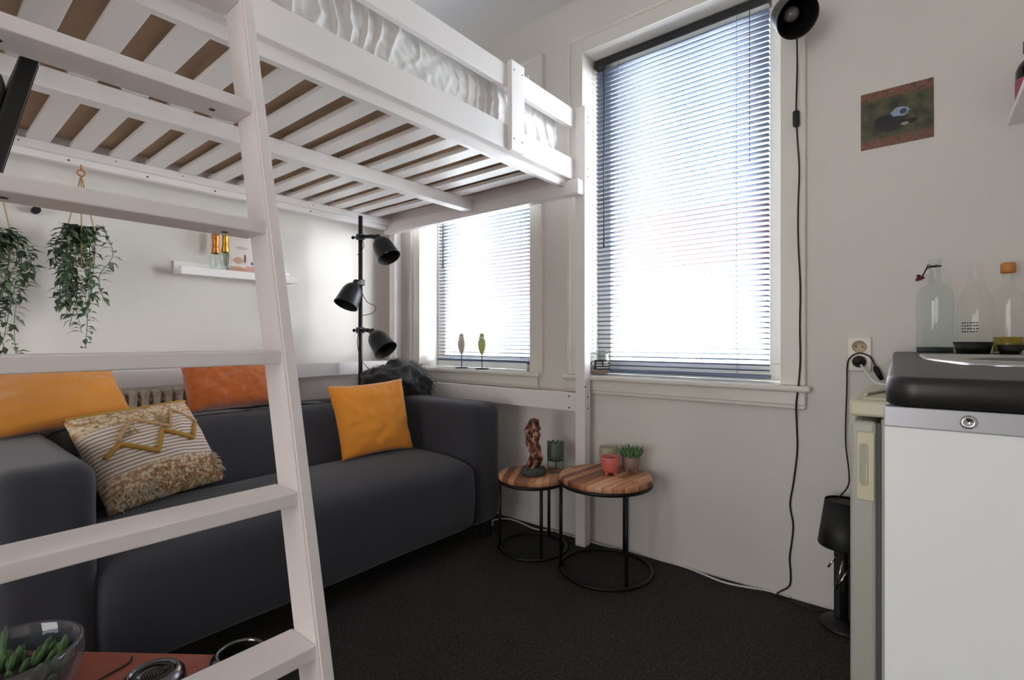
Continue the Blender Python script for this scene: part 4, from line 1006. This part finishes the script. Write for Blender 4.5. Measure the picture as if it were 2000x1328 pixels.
b = NB(); q = [b.verts.new(p) for p in ((1.86, -.215, .962), (1.86, -.34, .962), (1.98, -.34, .962), (1.98, -.215, .962), (1.92, -.265, 1.025), (1.92, -.34, 1.025))]
for f in ((0, 1, 5, 4), (2, 3, 4, 5), (3, 0, 4), (1, 2, 5), (0, 3, 2, 1)): b.faces.new([q[i] for i in f])
bmesh.ops.subdivide_edges(b, edges=b.edges[:], cuts=3, use_grid_fill=True)
for v in b.verts: v.co += Vector((noise.noise(v.co * 30), noise.noise(v.co * 30 + Vector((4, 0, 0))), max(0, noise.noise(v.co * 25)))) * .006
tag(obj('cloth', b, 'paper', smooth=True), 'folded white cloth at the right edge of the worktop', 'cloth')
# shelf and bottle at the right edge
b = NB(); box(b, 1.35, XW, YR, -.213, 1.667, 1.688, bev=.002); tag(obj('wall_shelf', b, 'white'), 'white wall shelf above the worktop at the right edge of the photo', 'shelf')
bx, by, bz = 2.09, -.262, 1.6885
t = thing('bottle', 'dark bottle with red cap and pink label on the wall shelf', 'bottle', (bx, by, bz))
b = NB(); lathe(b, [(0, 0), (.040, 0), (.042, .004), (.042, .10), (.036, .118), (.022, .135), (.020, .155), (0, .155)], (bx, by, bz), (0, 0, 1), 30, cap=False); obj('body', b, 'darkglass', t, smooth=True)
b = NB(); lathe(b, [(0, .153), (.025, .153), (.026, .157), (.026, .185), (.023, .188), (0, .188)], (bx, by, bz), (0, 0, 1), 24, cap=False); obj('cap', b, 'redcap', t, smooth=True)
b = NB(); lathe(b, [(.0425, .012), (.0428, .014), (.0428, .072), (.0425, .074)], (bx, by, bz), (0, 0, 1), 30, cap=False); obj('label', b, 'pinklabel', t, smooth=True)

# ------------------------------------------------------------------ low red table with its things
LTM = Matrix.Translation((.365, 1.337, 0)) @ Matrix.Rotation(math.radians(-53), 4, 'Z')    # local x along the rear edge, y = 0 on it
lt = thing('low_table', 'low red-brown wooden table in front of the sofa behind the ladder', 'table', tuple(LTM @ Vector((0, -.16, 0))))
b = NB(); box(b, -.36, .27, -.33, 0, .27, .30, bev=.006, M4=LTM); obj('tabletop', b, 'redwood', lt)
for x in (-.34, .21):
    for y in (-.31, -.06): sbox('leg', 'redwood', lt, x, x + .04, y, y + .04, 0, .271, bev=.003, M4=LTM)
gb = thing('glass_bowl', 'thick smoky glass bowl planted with jade succulents on the low red table', 'bowl', (.13, 1.33, .30))
cx, cy, cz = .13, 1.33, .3005
b = NB(); lathe(b, [(0, .0), (.06, .0), (.088, .012), (.108, .045), (.116, .08), (.115, .112), (.110, .116), (.105, .112), (.105, .08), (.096, .045), (.075, .02), (0, .013)], (cx, cy, cz), (0, 0, 1), 48, cap=False); obj('glass', b, 'bowlglass', gb, smooth=True)
b = NB(); lathe(b, [(0, .018), (.072, .024), (.090, .045), (.094, .055), (.06, .06), (0, .062)], (cx, cy, cz), (0, 0, 1), 32, cap=False); obj('soil', b, 'soil', gb, smooth=True)
b = NB()
for k in range(60):
    a = random.uniform(0, 6.28); rr = .088 * math.sqrt(random.random()); p = Vector((cx + rr * math.cos(a), cy + rr * math.sin(a), cz + .055))
    d = Vector((math.cos(a) * .5 + random.uniform(-.3, .3), math.sin(a) * .5 + random.uniform(-.3, .3), 1)).normalized(); L_ = random.uniform(.022, .042)
    if k in (3, 17): L_ = .075
    tube(b, [p, p + d * L_ * .4, p + d * L_ * .8, p + d * L_], [.003, .0055, .006, .002], seg=8)
obj('succulent', b, 'succ2', gb, smooth=True)
def tin(x, y, R, H, label, name, closed):
    z = .3005; t = thing(name, label, 'holder', (x, y, .30))
    b = NB(); lathe(b, [(0, 0), (R * .8, 0), (R * .95, H * .2), (R, H * .5), (R * .93, H * .8), (R * .78, H * .97), (R * .72, H), (R * .67, H * .97)] + ([(R * .64, H * .9), (0, H * .88)] if closed else [(R * .7, H * .7), (R * .75, H * .3), (0, H * .12)]), (x, y, z), (0, 0, 1), 40, cap=False)
    obj('body', b, 'darkchrome', t, smooth=True)
    b = NB()
    if closed:
        lathe(b, [(R * .62, H * .905), (R * .62, H * .95), (R * .46, H * .97), (R * .46, H * .93)], (x, y, z), (0, 0, 1), 40, cap=False)
        for i in range(-5, 6):
            for j in range(-5, 6):
                if i * i + j * j < 22: ball(b, (x + i * R * .075, y + j * R * .075, z + H * .89), R * .03, sub=1)
        obj('grille', b, 'blackp', t)
    else:
        lathe(b, [(R * .66, H * .93), (R * .69, H * .6), (R * .6, H * .25), (0, H * .2)], (x, y, z), (0, 0, 1), 40, cap=False); obj('lining', b, 'blackp', t, smooth=True)
tin(.317, 1.155, .056, .058, 'round smoked chrome holder with perforated black top, beside the glass bowl', 'candle_holder', True)
tin(.452, 1.093, .058, .058, 'open smoked chrome holder behind the lowest visible ladder rung', 'candle_holder', False)
b = NB(); tube(b, spline([(.285, 1.20, .303), (.268, 1.235, .303), (.258, 1.265, .303), (.245, 1.29, .303), (.275, 1.31, .303), (.32, 1.325, .303), (.33, 1.345, .303)], 8), .002, seg=6); tag(obj('cable', b, 'blackp', smooth=True), 'thin black cable curling on the low red table', 'cable')
# white cable along the skirting
P = []
for (u, v, z) in ((953, 1029, .005), (963, 1024, .005), (962, 1017, .005), (985, 1013, .005), (1010, 1018, .005), (1045, 1033, .005), (1080, 1037, .005), (1130, 1055, .005), (1180, 1066, .005), (1240, 1080, .005), (1290, 1088, .005), (1345, 1108, .005), (1410, 1136, .005), (1460, 1147, .005), (1500, 1148, .006), (1545, 1163, .006)):
    P.append(ray(u, v, (1 - z) / ((v - 664) / 980)))
P = [Vector((max(min(p.x, 2.183), 2.166) if 1.15 < p.y < 1.40 else min(p.x, 2.183), p.y, p.z)) for p in P]
b = NB(); tube(b, spline(P, 6), .004, seg=8); tag(obj('cable', b, 'cablew', smooth=True), 'white cable lying along the foot of the window wall', 'cable')
